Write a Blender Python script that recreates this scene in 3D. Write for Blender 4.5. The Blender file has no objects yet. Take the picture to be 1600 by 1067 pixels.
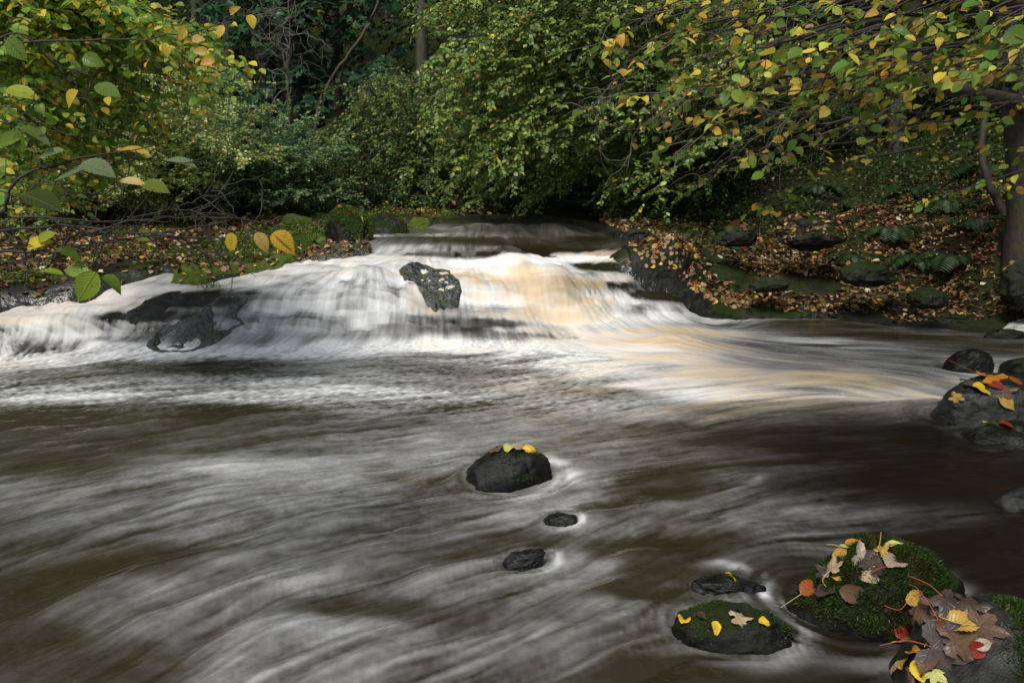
import bpy, bmesh, math, random
import numpy as np
from mathutils import Vector, Matrix
random.seed(7)
RS = np.random.RandomState(11)
C = bpy.context.scene.collection
SC = bpy.context.scene
R = math.radians
# ---------------------------------------------------------------- camera
F = 1244.0; CX, CY = 800.0, 533.5; CAMZ = 1.5; PITCH = R(12.0)
cam = bpy.data.cameras.new('camera'); cam.lens = 28.0; cam.sensor_width = 36.0
cam.clip_start = 0.05; cam.clip_end = 500
cam_o = bpy.data.objects.new('camera', cam); C.objects.link(cam_o)
cam_o.location = (0, 0, CAMZ); cam_o.rotation_euler = (R(90) - PITCH, 0, 0)
SC.camera = cam_o
# ---------------------------------------------------------------- world, sun
SUN_EL, SUN_AZ = R(54), R(205)      # azimuth measured clockwise from +Y (behind-left of the camera)
w = bpy.data.worlds.new("World"); SC.world = w; w.use_nodes = True
nt = w.node_tree; nt.nodes.clear()
sky = nt.nodes.new('ShaderNodeTexSky'); sky.sky_type = 'NISHITA'; sky.sun_disc = False
sky.sun_elevation = SUN_EL; sky.sun_rotation = SUN_AZ
hs = nt.nodes.new('ShaderNodeHueSaturation'); hs.inputs['Saturation'].default_value = 0.5
bg = nt.nodes.new('ShaderNodeBackground'); bg.inputs['Strength'].default_value = 0.10
wo = nt.nodes.new('ShaderNodeOutputWorld')
nt.links.new(sky.outputs[0], hs.inputs['Color']); nt.links.new(hs.outputs[0], bg.inputs[0]); nt.links.new(bg.outputs[0], wo.inputs[0])
sl = bpy.data.lights.new('sun', 'SUN'); sl.energy = 2.7; sl.angle = R(20); sl.color = (1.0, 0.965, 0.90)
so = bpy.data.objects.new('sun', sl); C.objects.link(so)
d = Vector((math.sin(SUN_AZ) * math.cos(SUN_EL), math.cos(SUN_AZ) * math.cos(SUN_EL), math.sin(SUN_EL)))
so.rotation_euler = d.to_track_quat('Z', 'Y').to_euler(); so.location = d * 30
SC.view_settings.view_transform = 'Standard'; SC.view_settings.look = 'None'
SC.view_settings.exposure = 0.42; SC.view_settings.gamma = 1.0
SC.render.engine = 'CYCLES'
SC.cycles.max_bounces = 8; SC.cycles.transparent_max_bounces = 12
SC.cycles.diffuse_bounces = 3; SC.cycles.glossy_bounces = 3; SC.cycles.transmission_bounces = 3
SC.cycles.use_denoising = True
# ---------------------------------------------------------------- helpers
def rayd(px, py):
    zc = -(py - CY) / F
    return np.array([(px - CX) / F, math.cos(PITCH) + math.sin(PITCH) * zc, zc * math.cos(PITCH) - math.sin(PITCH)])
def PZ(px, py, z):
    v = rayd(px, py); return np.array([0, 0, CAMZ]) + v * ((z - CAMZ) / v[2])
def PY(px, py, Y):
    v = rayd(px, py); return np.array([0, 0, CAMZ]) + v * (Y / v[1])

def _h(ix, iy, iz, seed):
    n = (ix * 374761393 + iy * 668265263 + iz * 2147483647 + seed * 1274126177) & 0xffffffff
    n = ((n ^ (n >> 13)) * 1274126177) & 0xffffffff
    return ((n ^ (n >> 16)) & 0xffffff) / float(0xffffff)
def vnoise(p, seed=0):
    """smooth value noise in -1..1, p is (N,3)"""
    f = np.floor(p).astype(np.int64); t = p - f; t = t * t * t * (t * (t * 6 - 15) + 10)
    r = 0
    for dx in (0, 1):
        wx = t[:, 0] if dx else 1 - t[:, 0]
        for dy in (0, 1):
            wy = t[:, 1] if dy else 1 - t[:, 1]
            for dz in (0, 1):
                wz = t[:, 2] if dz else 1 - t[:, 2]
                r = r + wx * wy * wz * _h(f[:, 0] + dx, f[:, 1] + dy, f[:, 2] + dz, seed)
    return r * 2 - 1
def fbm(p, oct=4, seed=0, gain=.5):
    a = 1.0; s = 0; q = p.copy(); tot = 0
    for i in range(oct):
        s = s + a * vnoise(q, seed + i * 17); tot += a; a *= gain; q = q * 2.03 + 11.3
    return s / tot
class RBF:
    def __init__(s, pts, vals, c=.25, lam=1e-4):
        s.p = np.asarray(pts, float); s.c = c; v = np.asarray(vals, float)
        n = len(s.p); A = np.zeros((n + 3, n + 3))
        A[:n, :n] = s.k(s.p, s.p) - lam * np.eye(n)
        A[:n, n] = 1; A[:n, n + 1:] = s.p; A[n:, :n] = A[:n, n:].T
        s.w = np.linalg.solve(A, np.concatenate([v, np.zeros(3)]))
    def k(s, a, b):
        return np.sqrt(((a[:, None, :] - b[None]) ** 2).sum(2) + s.c ** 2)
    def __call__(s, q):
        q = np.atleast_2d(np.asarray(q, float)); out = np.empty(len(q)); n = len(s.p)
        for i in range(0, len(q), 40000):
            b = q[i:i + 40000]; out[i:i + 40000] = s.k(b, s.p) @ s.w[:n] + s.w[n] + b @ s.w[n + 1:]
        return out

def tag(o, label=None, cat=None, group=None, kind=None):
    if label: o['label'] = label
    if cat: o['category'] = cat
    if group: o['group'] = group
    if kind: o['kind'] = kind
    return o
def empty(name, loc):
    o = bpy.data.objects.new(name, None); C.objects.link(o); o.location = tuple(loc); o.empty_display_size = .1
    return o
def link_mesh(name, me, mat=None, parent=None, loc=None):
    if mat: me.materials.append(mat)
    o = bpy.data.objects.new(name, me); C.objects.link(o)
    if parent is not None:
        o.parent = parent
    if loc is not None: o.location = tuple(loc)
    return o
def np_mesh(name, V, faces_flat, counts, smooth=True, attrs=None, uv=None, cols=None):
    """V (N,3); faces_flat loop vertex indices; counts verts per face (array)"""
    me = bpy.data.meshes.new(name)
    V = np.ascontiguousarray(V, dtype=np.float32); faces_flat = np.ascontiguousarray(faces_flat, dtype=np.int32)
    me.vertices.add(len(V)); me.vertices.foreach_set('co', V.ravel())
    me.loops.add(len(faces_flat)); me.loops.foreach_set('vertex_index', faces_flat)
    st = np.zeros(len(counts), dtype=np.int32); st[1:] = np.cumsum(counts)[:-1]
    me.polygons.add(len(counts)); me.polygons.foreach_set('loop_start', st)
    me.update(calc_edges=True)
    if smooth: me.polygons.foreach_set('use_smooth', np.ones(len(counts), dtype=bool))
    for k, v in (attrs or {}).items():
        a = me.attributes.new(k, 'FLOAT', 'POINT'); a.data.foreach_set('value', np.ascontiguousarray(v, dtype=np.float32))
    if cols is not None:
        a = me.attributes.new('tint', 'FLOAT_COLOR', 'POINT')
        c4 = np.ones((len(V), 4), dtype=np.float32); c4[:, :3] = cols; a.data.foreach_set('color', c4.ravel())
    if uv is not None:
        a = me.attributes.new('flow', 'FLOAT_VECTOR', 'POINT')
        u3 = np.zeros((len(V), 3), dtype=np.float32); u3[:, :uv.shape[1]] = uv; a.data.foreach_set('vector', u3.ravel())
    me.validate()
    return me
def grid_faces(nr, nc, keep=None):
    i = np.arange(nr - 1)[:, None] * nc + np.arange(nc - 1)[None]
    q = np.stack([i, i + 1, i + nc + 1, i + nc], -1).reshape(-1, 4)
    if keep is not None:
        q = q[keep[q].any(1)]
    return q
def compact(V, q, extra):
    used = np.zeros(len(V), bool); used[q.ravel()] = True
    m = np.cumsum(used) - 1
    return V[used], m[q], [e[used] for e in extra]

# node helper
class NT:
    def __init__(s, name):
        s.m = bpy.data.materials.new(name); s.m.use_nodes = True; s.t = s.m.node_tree; s.t.nodes.clear()
        s.out = s.n('ShaderNodeOutputMaterial')
    def n(s, typ, **kw):
        x = s.t.nodes.new(typ)
        for k, v in kw.items():
            if k.startswith('i_'):
                key = k[2:].replace('_', ' ')
                x.inputs[key].default_value = v
            else: setattr(x, k, v)
        return x
    def l(s, a, b): s.t.links.new(a, b)
    def val(s, sock, v):
        if hasattr(v, 'is_linked') or hasattr(v, 'links'): s.l(v, sock)
        else: sock.default_value = v
    def math(s, op, a, b=0.0, c=None, clamp=False):
        x = s.n('ShaderNodeMath', operation=op); x.use_clamp = clamp
        s.val(x.inputs[0], a); s.val(x.inputs[1], b)
        if c is not None: s.val(x.inputs[2], c)
        return x.outputs[0]
    def mix(s, f, a, b):
        x = s.n('ShaderNodeMix', data_type='RGBA'); s.val(x.inputs[0], f)
        for sk, v in ((x.inputs[6], a), (x.inputs[7], b)):
            if isinstance(v, tuple): sk.default_value = (*v, 1)
            else: s.l(v, sk)
        return x.outputs[2]
    def mixf(s, f, a, b):
        x = s.n('ShaderNodeMix', data_type='FLOAT'); s.val(x.inputs[0], f); s.val(x.inputs[2], a); s.val(x.inputs[3], b)
        return x.outputs[0]
    def attr(s, name, out='Fac'):
        return s.n('ShaderNodeAttribute', attribute_name=name).outputs[out]
    def noise(s, vec, scale, detail=4, rough=.55, out='Fac', dist=0.0):
        x = s.n('ShaderNodeTexNoise'); x.inputs['Scale'].default_value = scale; x.inputs['Detail'].default_value = detail
        x.inputs['Roughness'].default_value = rough; x.inputs['Distortion'].default_value = dist
        if vec is not None: s.l(vec, x.inputs['Vector'])
        return x.outputs[out]
    def ramp(s, f, stops):
        x = s.n('ShaderNodeValToRGB'); s.val(x.inputs[0], f); e = x.color_ramp.elements
        while len(e) < len(stops): e.new(0.5)
        for el, (p, c) in zip(e, stops):
            el.position = p; el.color = (*c, 1) if isinstance(c, tuple) else (c, c, c, 1)
        return x.outputs[0]
    def sstep(s, v, lo, hi):
        x = s.n('ShaderNodeMapRange', interpolation_type='SMOOTHSTEP'); s.val(x.inputs[0], v)
        s.val(x.inputs[1], lo); s.val(x.inputs[2], hi); return x.outputs[0]
    def scalev(s, v, sx, sy, sz):
        x = s.n('ShaderNodeVectorMath', operation='MULTIPLY'); s.l(v, x.inputs[0]); x.inputs[1].default_value = (sx, sy, sz)
        return x.outputs[0]
    def bump(s, h, dist, strength=1.0, nrm=None):
        x = s.n('ShaderNodeBump'); x.inputs['Distance'].default_value = dist; x.inputs['Strength'].default_value = strength
        s.l(h, x.inputs['Height'])
        if nrm is not None: s.l(nrm, x.inputs['Normal'])
        return x.outputs[0]
    def principled(s, **kw):
        x = s.n('ShaderNodeBsdfPrincipled')
        for k, v in kw.items():
            key = {'color': 'Base Color', 'rough': 'Roughness', 'ior': 'IOR', 'normal': 'Normal', 'spec': 'Specular IOR Level', 'coat': 'Coat Weight', 'coatr': 'Coat Roughness'}[k]
            sk = x.inputs[key]
            if isinstance(v, tuple): sk.default_value = (*v, 1)
            elif hasattr(v, 'links'): s.l(v, sk)
            else: sk.default_value = v
        return x.outputs[0]
    def done(s, sh): s.l(sh, s.out.inputs['Surface']); return s.m
# ================================================================= terrain and river surface
# water surface control points: picture column, picture row, height above the lower pool
WC = [(0,1067,0),(800,1067,0),(1600,1067,0),(0,800,0),(400,800,0),(800,800,0),(1200,800,0),(1600,800,0),(0,650,0),(400,650,0),(800,650,0),(1200,650,0),(1600,650,0),
 (0,565,0),(300,562,0),(600,556,0),(850,552,0),(1150,570,0),(1400,545,0),(1600,535,0),(1200,505,0),(1400,508,0),(1600,518,0),
 (1060,524,.13),(1030,528,.10),(1010,540,.05),(1110,532,.04),(930,534,.04),
 (0,482,.29),(0,505,.22),(0,530,.1),(0,550,0),(100,474,.32),(100,505,.2),(100,530,.07),(100,552,0),(200,452,.40),(190,490,.25),(190,520,.1),(200,550,0),
 (280,425,.5),(300,545,0),(260,480,.3),(250,520,.1),(330,470,.34),(380,428,.5),(430,450,.42),(430,490,.24),(430,525,.08),(430,549,0),
 (480,412,.56),(540,394,.64),(610,398,.63),(600,425,.56),(560,455,.42),(560,500,.18),(600,537,.02),(500,546,0),
 (600,372,.76),(620,378,.75),(700,381,.745),(800,384,.74),(900,380,.73),(950,384,.71),(690,404,.63),(820,404,.59),(760,411,.59),
 (680,440,.46),(680,490,.22),(680,536,.01),(740,430,.52),(745,470,.3),(745,533,.02),(800,418,.58),(850,415,.59),(880,420,.56),(880,455,.38),(880,500,.12),(860,531,.03),(800,470,.3),(800,533,.02),
 (930,402,.62),(945,440,.42),(970,480,.2),(1000,512,.07),(975,410,.58),(1020,445,.36),(1050,470,.22),(1095,494,.04),
 (580,366,.765),(700,368,.76),(850,368,.755),(940,372,.75),(1000,380,.74),(620,358,.80),(700,359,.79),(800,359,.80),(900,360,.79),(720,352,.86),(800,350,.88),(860,351,.87),(700,346,.88),(800,345,.88),(880,346,.87)]
wp = np.array([PZ(*c) for c in WC])
extra = [(-7,0,0),(-7,4,0),(7,0,0),(7,5,0),(0,-3,0),(-8,9,.35),(0,13,.9),(-3,13,.9),(4,13,.9),(8,9,0),(0,18,.95),(0,30,1.0)]
wxy = np.vstack([wp[:, :2], np.array(extra)[:, :2]]); wz = np.concatenate([wp[:, 2], np.array(extra)[:, 2]])
Wf = RBF(wxy, wz, c=.12, lam=2e-3)
# river outline
RP = [(0,479,.30),(60,474,.31),(130,468,.33),(210,446,.41),(250,434,.46),(280,428,.49),(330,436,.48),(400,424,.51),(480,409,.57),(525,398,.62),(545,386,.67),(575,380,.73),(572,366,.765),(600,357,.80),(650,351,.85),(700,346,.88),
      (760,343,.885),(850,343,.885),(905,352,.83),(950,362,.79),(1010,380,.745),(975,386,.71),(955,396,.66),(968,412,.58),(1012,441,.40),(1062,463,.25),(1100,488,.08),(1150,497,.02),(1300,503,0),(1450,512,0),(1530,519,0),(1700,526,0)]
rp = [tuple(PZ(*c)[:2]) for c in RP]
rpoly = np.array(rp + [(7.5, 7.0), (7.5, -4), (-2.2, -4), (-2.4, 1.2), (-3.6, 2.9), (-5.6, 5.2), (-6.2, 6.8)])
def river_sd(q):
    """signed distance to the river outline, positive on land"""
    q = np.atleast_2d(q); out = np.empty(len(q))
    a = rpoly; b = np.roll(rpoly, -1, 0)
    for i in range(0, len(q), 60000):
        p = q[i:i + 60000]; ab = b - a
        ap = p[:, None] - a[None]; t = np.clip((ap * ab).sum(2) / (ab ** 2).sum(1), 0, 1)
        d2 = ((ap - t[..., None] * ab) ** 2).sum(2).min(1)
        c = ((a[None, :, 1] > p[:, None, 1]) != (b[None, :, 1] > p[:, None, 1])) & \
            (p[:, None, 0] < (b[:, 0] - a[:, 0])[None] * (p[:, None, 1] - a[None, :, 1]) / (b[:, 1] - a[:, 1] + 1e-12)[None] + a[None, :, 0])
        out[i:i + 60000] = np.sqrt(d2) * np.where(c.sum(1) % 2 == 1, -1, 1)
    return out
# banks: (col,row,height) and (col,row,'Y',distance)
BZ = [(0,455,.42),(0,425,.52),(0,395,.63),(0,360,.77),(120,450,.43),(120,415,.56),(120,380,.68),(220,425,.52),(220,395,.63),(220,365,.76),(300,405,.59),(300,380,.70),(300,360,.77),(400,405,.6),(400,385,.68),(400,360,.78),(480,395,.64),(480,375,.72),(480,355,.8),
      (200,345,.85),(400,345,.85),(540,360,.79),(560,350,.84),(620,343,.9),
      (1050,405,.62),(1000,372,.78),(1060,385,.71),(1090,440,.37),(1060,430,.46),(960,350,.83),(1000,352,.84)]
BY = [(0,325,13),(200,322,13),(400,322,13),(600,328,12.8),(750,330,12.6),(900,331,12.3),(1000,325,12.5),(0,240,18),(200,240,18),(400,250,17),(600,255,17),(800,250,18),(1000,250,16),(1100,290,13),
      (1200,300,11.5),(1200,230,14),(1350,330,9.7),(1350,250,11.5),(1350,170,14),(1500,380,8.9),(1500,300,9.8),(1500,200,11.5),(1600,400,8.2),(1600,330,9),(1600,220,10.5),(1700,380,8.2),(1700,250,9.5),(1500,80,16),
      (1130,470,8.5),(1150,450,8.75),(1200,470,8.5),(1200,430,9.0),(1200,390,9.8),(1200,350,11),(1120,400,9.5),(1100,360,10.7),(1300,470,8.5),(1300,430,9.0),(1300,385,9.7),(1300,345,10.5),
      (1400,485,8.35),(1400,440,8.8),(1400,395,9.3),(1400,360,9.6),(1480,490,8.2),(1480,450,8.6),(1500,420,8.7),(1600,498,8.0),(1600,470,8.2),(1600,445,8.3),(1700,480,8.0)]
bw = [PZ(*c) for c in BZ] + [PY(*c) for c in BY] + [PZ(*c) for c in RP]
bx = [(-12,8,.8),(-12,3,.9),(-12,14,1.6),(-25,10,5),(-25,20,8),(-25,0,3),(12,4,1.2),(12,8,3.2),(12,0,1.2),(25,8,8),(25,18,11),(25,0,5),(-8,-6,.4),(8,-6,.4),(0,-10,.6),(-20,30,9),(0,30,7.5),(20,30,11),(0,50,14),(30,50,18),(-30,50,16),(-7,5,.4),(-4.6,2.8,.35),(-3.4,1,.35),(-3,-4,.35),(-6.8,6.6,.35),(8.3,5,.3),(8.3,0,.2),(-5,26,5.5),(8,24,6.5)]
bp = np.array(list(bw) + [np.array(b, float) for b in bx])
Bf = RBF(bp[:, :2], bp[:, 2], c=.12, lam=1e-3)
RIVERZ_CACHE = {}
def smooth(t): t = np.clip(t, 0, 1); return t * t * (3 - 2 * t)
_Wbase = Wf
def Wf(q):
    """river surface with the ledges and humps of the rock under the falls"""
    q = np.atleast_2d(np.asarray(q, float)); b = _Wbase(q)
    fz = smooth((b - .05) / .12) * smooth((.70 - b) / .08)
    p = np.column_stack([q * np.array([1.9, 2.6]), b * 5.0])
    n = fbm(p, 3, 57)
    st = np.abs(np.mod(b / .19 + .35 * n, 1.0) - .5) * 2      # ledges: alternating steep and easy steps
    return b + fz * (.080 * n + .022 * (st - .5))
def ground_z(q, detail=True):
    q = np.atleast_2d(q); sd = river_sd(q); B = Bf(q); W = Wf(q)
    slope_zone = smooth((W - .02) / .1) * smooth((.72 - W) / .08)     # on the fall the bed is just under the water
    depth = .32 * (1 - slope_zone) + .035 * slope_zone
    shallow = smooth((q[:, 0] - 1.0) / 1.2) * smooth((5.0 - q[:, 1]) / 1.5)
    depth = depth * (1 - .45 * shallow)
    inside = W - depth * smooth(-sd / .35) - .01
    z = np.where(sd > 0, B + .035 * smooth(sd / .12), inside)
    if detail:
        p3 = np.column_stack([q, np.zeros(len(q))])
        land = smooth(sd / .5)
        far = smooth((q[:, 1] - 11) / 6)
        z = z + land * (.05 * fbm(p3 * 1.7, 4, 3) + .25 * far * fbm(p3 * .5, 3, 9))
        z = z + .02 * slope_zone * (1 - land) * fbm(p3 * np.array([3., 4, 1]), 3, 5)
    return z
# ---- flow directions given in the picture, carried to the plane
FD = [(850,470,.4,1),(760,470,.2,1),(680,480,-.05,1),(560,480,-.15,1),(460,500,-.4,1),(920,460,.6,1),(980,470,.9,1),(1050,480,1.3,1),(1090,497,1,.35),(1000,510,1,.5),(850,525,.5,1),
      (400,440,-1,.4),(300,450,-1,.45),(200,470,-1,.5),(100,490,-1,.45),(0,500,-1,.3),(150,530,-1,.7),(50,530,-1,.8),(500,420,-1,.4),(580,405,-1,.3),(620,420,-.4,1),(700,395,-.3,1),(640,385,-.4,1),
      (760,395,.3,1),(850,395,.6,1),(900,392,.8,.8),(940,400,-1,.3),(970,395,-1,.3),(800,372,0,1),(700,372,-.2,1),(900,372,.3,1),(800,358,1,.1),(700,358,1,.05),(650,352,1,.1),
      (1060,525,1,.3),(1130,545,1,.25),(1250,560,1,.12),(1350,590,1,.1),(1400,600,1,.3),(1200,590,-1,.06),(1100,590,-1,.1),(1000,590,-1,.12),(900,600,-1,.14),(1150,630,-1,.12),(1000,650,-1,.2),(1300,530,1,.03),(1500,540,1,.05),
      (1300,510,1,0),(700,560,-1,.05),(500,580,-1,.04),(300,590,-1,.06),(100,600,-1,.08),(0,620,-1,.1),(600,640,-1,.1),(400,660,-1,.14),(200,680,-1,.16),(0,700,-1,.2),
      (800,690,-1,.14),(600,710,-1,.1),(400,730,-1,.1),(200,770,-1,.22),(0,800,-1,.25),(600,800,-1,.2),(400,830,-1,.3),(200,880,-1,.35),(0,940,-1,.35),(100,1000,-1,.55),(300,950,-1,.5),(300,1040,-1,.7),(500,950,-1,.35),(500,1040,-1,.45),
      (700,850,-1,.2),(700,950,-1,.35),(700,1040,-1,.4),(900,780,-1,.25),(950,850,-1,.6),(900,950,-1,.5),(1000,1000,-1,.4),(1000,760,-1,.2),(1150,760,-1,.3),(1200,720,-1,.1),(1100,850,-1,.35),(1300,800,-1,.15),(1300,900,-1,.3),(1500,800,-1,.1),(1500,700,-1,.05),(1550,950,-1,.3),(1100,1000,-1,.2),(1400,650,-1,.1)]
fdp, fdv = [], []
for (px, py, dx, dy) in FD:
    # intersect with the water surface by bisection on height
    n = math.hypot(dx, dy); res = []
    for k in (0, 3.0):
        a, b = px + dx / n * k, py + dy / n * k
        lo, hi = -.2, 1.2
        for _ in range(22):
            m = (lo + hi) / 2; q = PZ(a, b, m)
            if Wf(q[:2])[0] > m: lo = m
            else: hi = m
        res.append(PZ(a, b, (lo + hi) / 2))
    v = (res[1] - res[0])[:2]; v /= np.linalg.norm(v) + 1e-9
    if dx < 0 and abs(dy) < .3 * abs(dx) and py > 540: pass
    fdp.append(res[0][:2]); fdv.append(v)
fdp = np.array(fdp); fdv = np.array(fdv)
# rocks standing in the stream that split the flow: (col,row of the waterline,height,radius)
OBST = [(797,762,0,.30),(875,822,0,.10),(826,885,0,.12),(1140,925,0,.15),(1150,1005,0,.25),(1350,985,0,.42),(1540,668,0,.42),(1512,577,0,.22),(1555,694,0,.22)]
obst = [(PZ(a, b, z)[:2] + np.array([0, r * .55]), r) for a, b, z, r in OBST]
# ---- river grid
NR, NC = 720, 960
yy = 1.35 * (14.0 / 1.35) ** (np.linspace(0, 1, NR))
# more rows on the fall
ts = np.linspace(0, 1, 6000); Yall = 1.35 * (14.0 / 1.35) ** ts
dens = np.interp(Yall, [1.35, 2.0, 5.8, 6.5, 9.8, 11, 14], [.9, 1, 1, 2.6, 2.6, 1.0, .4])
cdf = np.cumsum(dens) * 1.0; cdf = (cdf - cdf[0]) / (cdf[-1] - cdf[0]); yy = np.interp(np.linspace(0, 1, NR), cdf, Yall)
ss = np.linspace(-1, 1, NC)
yy = np.concatenate([np.linspace(-3.6, 1.30, 26), yy]); NR = len(yy)
hw = 0.68 * np.maximum(yy, 1.35)[:, None] + .55; over = np.maximum(np.abs(ss) - .93, 0)[None]
GX = hw * ss[None] + np.sign(ss)[None] * over / .07 * np.maximum(8.4 - hw, 0); GY = np.repeat(yy[:, None], NC, 1)
q = np.column_stack([GX.ravel(), GY.ravel()])
W = Wf(q); sdW = river_sd(q)
# velocity lookup on a coarse grid
vx0, vx1, vy0, vy1, vs = -12., 12., 0., 16., .05
ux = np.arange(vx0, vx1, vs); uy = np.arange(vy0, vy1, vs)
UX, UY = np.meshgrid(ux, uy); uq = np.column_stack([UX.ravel(), UY.ravel()])
def warp(p): return np.column_stack([p[:, 0] / np.maximum(p[:, 1], .5) * 6, np.log(np.maximum(p[:, 1], .5)) * 9])
# doubled angle not needed away from the jet: blend vectors by inverse distance
wv = warp(uq); wc = warp(fdp)
VV = np.zeros((len(uq), 2))
for i in range(0, len(uq), 20000):
    d2 = ((wv[i:i + 20000, None] - wc[None]) ** 2).sum(2)
    k = 1 / (d2 + .05) ** 2
    # average as axes (double angle) so that opposite signs do not cancel
    ang = np.arctan2(fdv[:, 1], fdv[:, 0]) * 2
    cc = (k * np.cos(ang)).sum(1); s2 = (k * np.sin(ang)).sum(1)
    a = np.arctan2(s2, cc) / 2
    VV[i:i + 20000, 0] = np.cos(a); VV[i:i + 20000, 1] = np.sin(a)
for c, r in obst:
    dx = uq - c; d = np.linalg.norm(dx, axis=1) + 1e-6; nrm = dx / d[:, None]
    vn = (VV * nrm).sum(1); r = r * .8; k = np.minimum((1.15 * r / d) ** 3, 1.0) * smooth((2.4 * r - d) / (1.4 * r))
    VV = VV - (k * vn)[:, None] * nrm
    VV /= np.linalg.norm(VV, axis=1)[:, None] + 1e-6
# water runs down the humps of the fall: blend in the downhill direction
Wc = Wf(uq).reshape(UX.shape); gy_, gx_ = np.gradient(Wc, vs); cv_ = np.gradient(gy_, vs, axis=0) + np.gradient(gx_, vs, axis=1)
dh = -np.column_stack([gx_.ravel(), gy_.ravel()]); st_ = np.linalg.norm(dh, axis=1); wd = (smooth((Wc.ravel() - .04) / .1) * np.clip(st_ * 1.6, 0, 1))[:, None]
sg_ = np.sign((dh * VV).sum(1) + 1e-9)[:, None]
VV = VV * sg_ * (1 - .6 * wd) + wd * .6 * dh / (st_[:, None] + 1e-6); VV /= np.linalg.norm(VV, axis=1)[:, None] + 1e-6
# gentle meander so streaks are not ruled lines
p3 = np.column_stack([uq, np.zeros(len(uq))])
cur = .16 * fbm(p3 * 1.6, 3, 77)
ca, sa = np.cos(cur), np.sin(cur)
VV = np.column_stack([VV[:, 0] * ca - VV[:, 1] * sa, VV[:, 0] * sa + VV[:, 1] * ca])
VX = VV[:, 0].reshape(UX.shape); VY = VV[:, 1].reshape(UX.shape)
TN = 2048
def blur(a, n):
    for _ in range(2):
        k = np.fft.fft2(a); fy = np.fft.fftfreq(a.shape[0])[:, None]; fx = np.fft.fftfreq(a.shape[1])[None]
        a = np.real(np.fft.ifft2(k * np.exp(-(fx ** 2 + fy ** 2) * (n * 2.2) ** 2)))
    return (a - a.mean()) / a.std()
def lic(step, n, cell, tex):
    """line integral convolution of a noise texture along the current"""
    acc = np.zeros(len(q)); wsum = 0
    for sgn in (1, -1):
        x = q[:, 0].copy(); y = q[:, 1].copy()
        pvx = pvy = None
        for s in range(n):
            wgt = .5 + .5 * math.cos(math.pi * s / n)
            ix = np.clip(((x - vx0) / vs + .5).astype(np.int32), 0, len(ux) - 1); iy = np.clip(((y - vy0) / vs + .5).astype(np.int32), 0, len(uy) - 1)
            vx = VX[iy, ix].copy(); vy = VY[iy, ix].copy()
            if pvx is None: fl = np.full(len(x), sgn, float)
            else: fl = np.sign(vx * pvx + vy * pvy + 1e-9)
            vx *= fl; vy *= fl; pvx, pvy = vx, vy
            fx_ = x / cell; fy_ = y / cell
            i0 = np.floor(fx_).astype(np.int32); j0 = np.floor(fy_).astype(np.int32); tx = fx_ - i0; ty = fy_ - j0
            i0 %= TN; j0 %= TN; i1 = (i0 + 1) % TN; j1 = (j0 + 1) % TN
            acc += wgt * ((tex[j0, i0] * (1 - tx) + tex[j0, i1] * tx) * (1 - ty) + (tex[j1, i0] * (1 - tx) + tex[j1, i1] * tx) * ty)
            x += vx * step; y += vy * step
        wsum += 1
    return (acc - acc.mean()) / acc.std()
white = RS.randn(TN, TN)
T1 = blur(white, .8); T4 = blur(RS.randn(TN, TN), 3.0)
L_fine = lic(.012, 14, .009, T1)           # hair-thin silk
L_mid = lic(.03, 14, .018, T1)             # threads
L_big = lic(.045, 10, .020, T4)             # broad cloudy bands
L_c2 = lic(.022, 7, .012, T4)             # short soft puffs
L_spark = lic(.006, 5, .012, T1)           # short choppy texture
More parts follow.
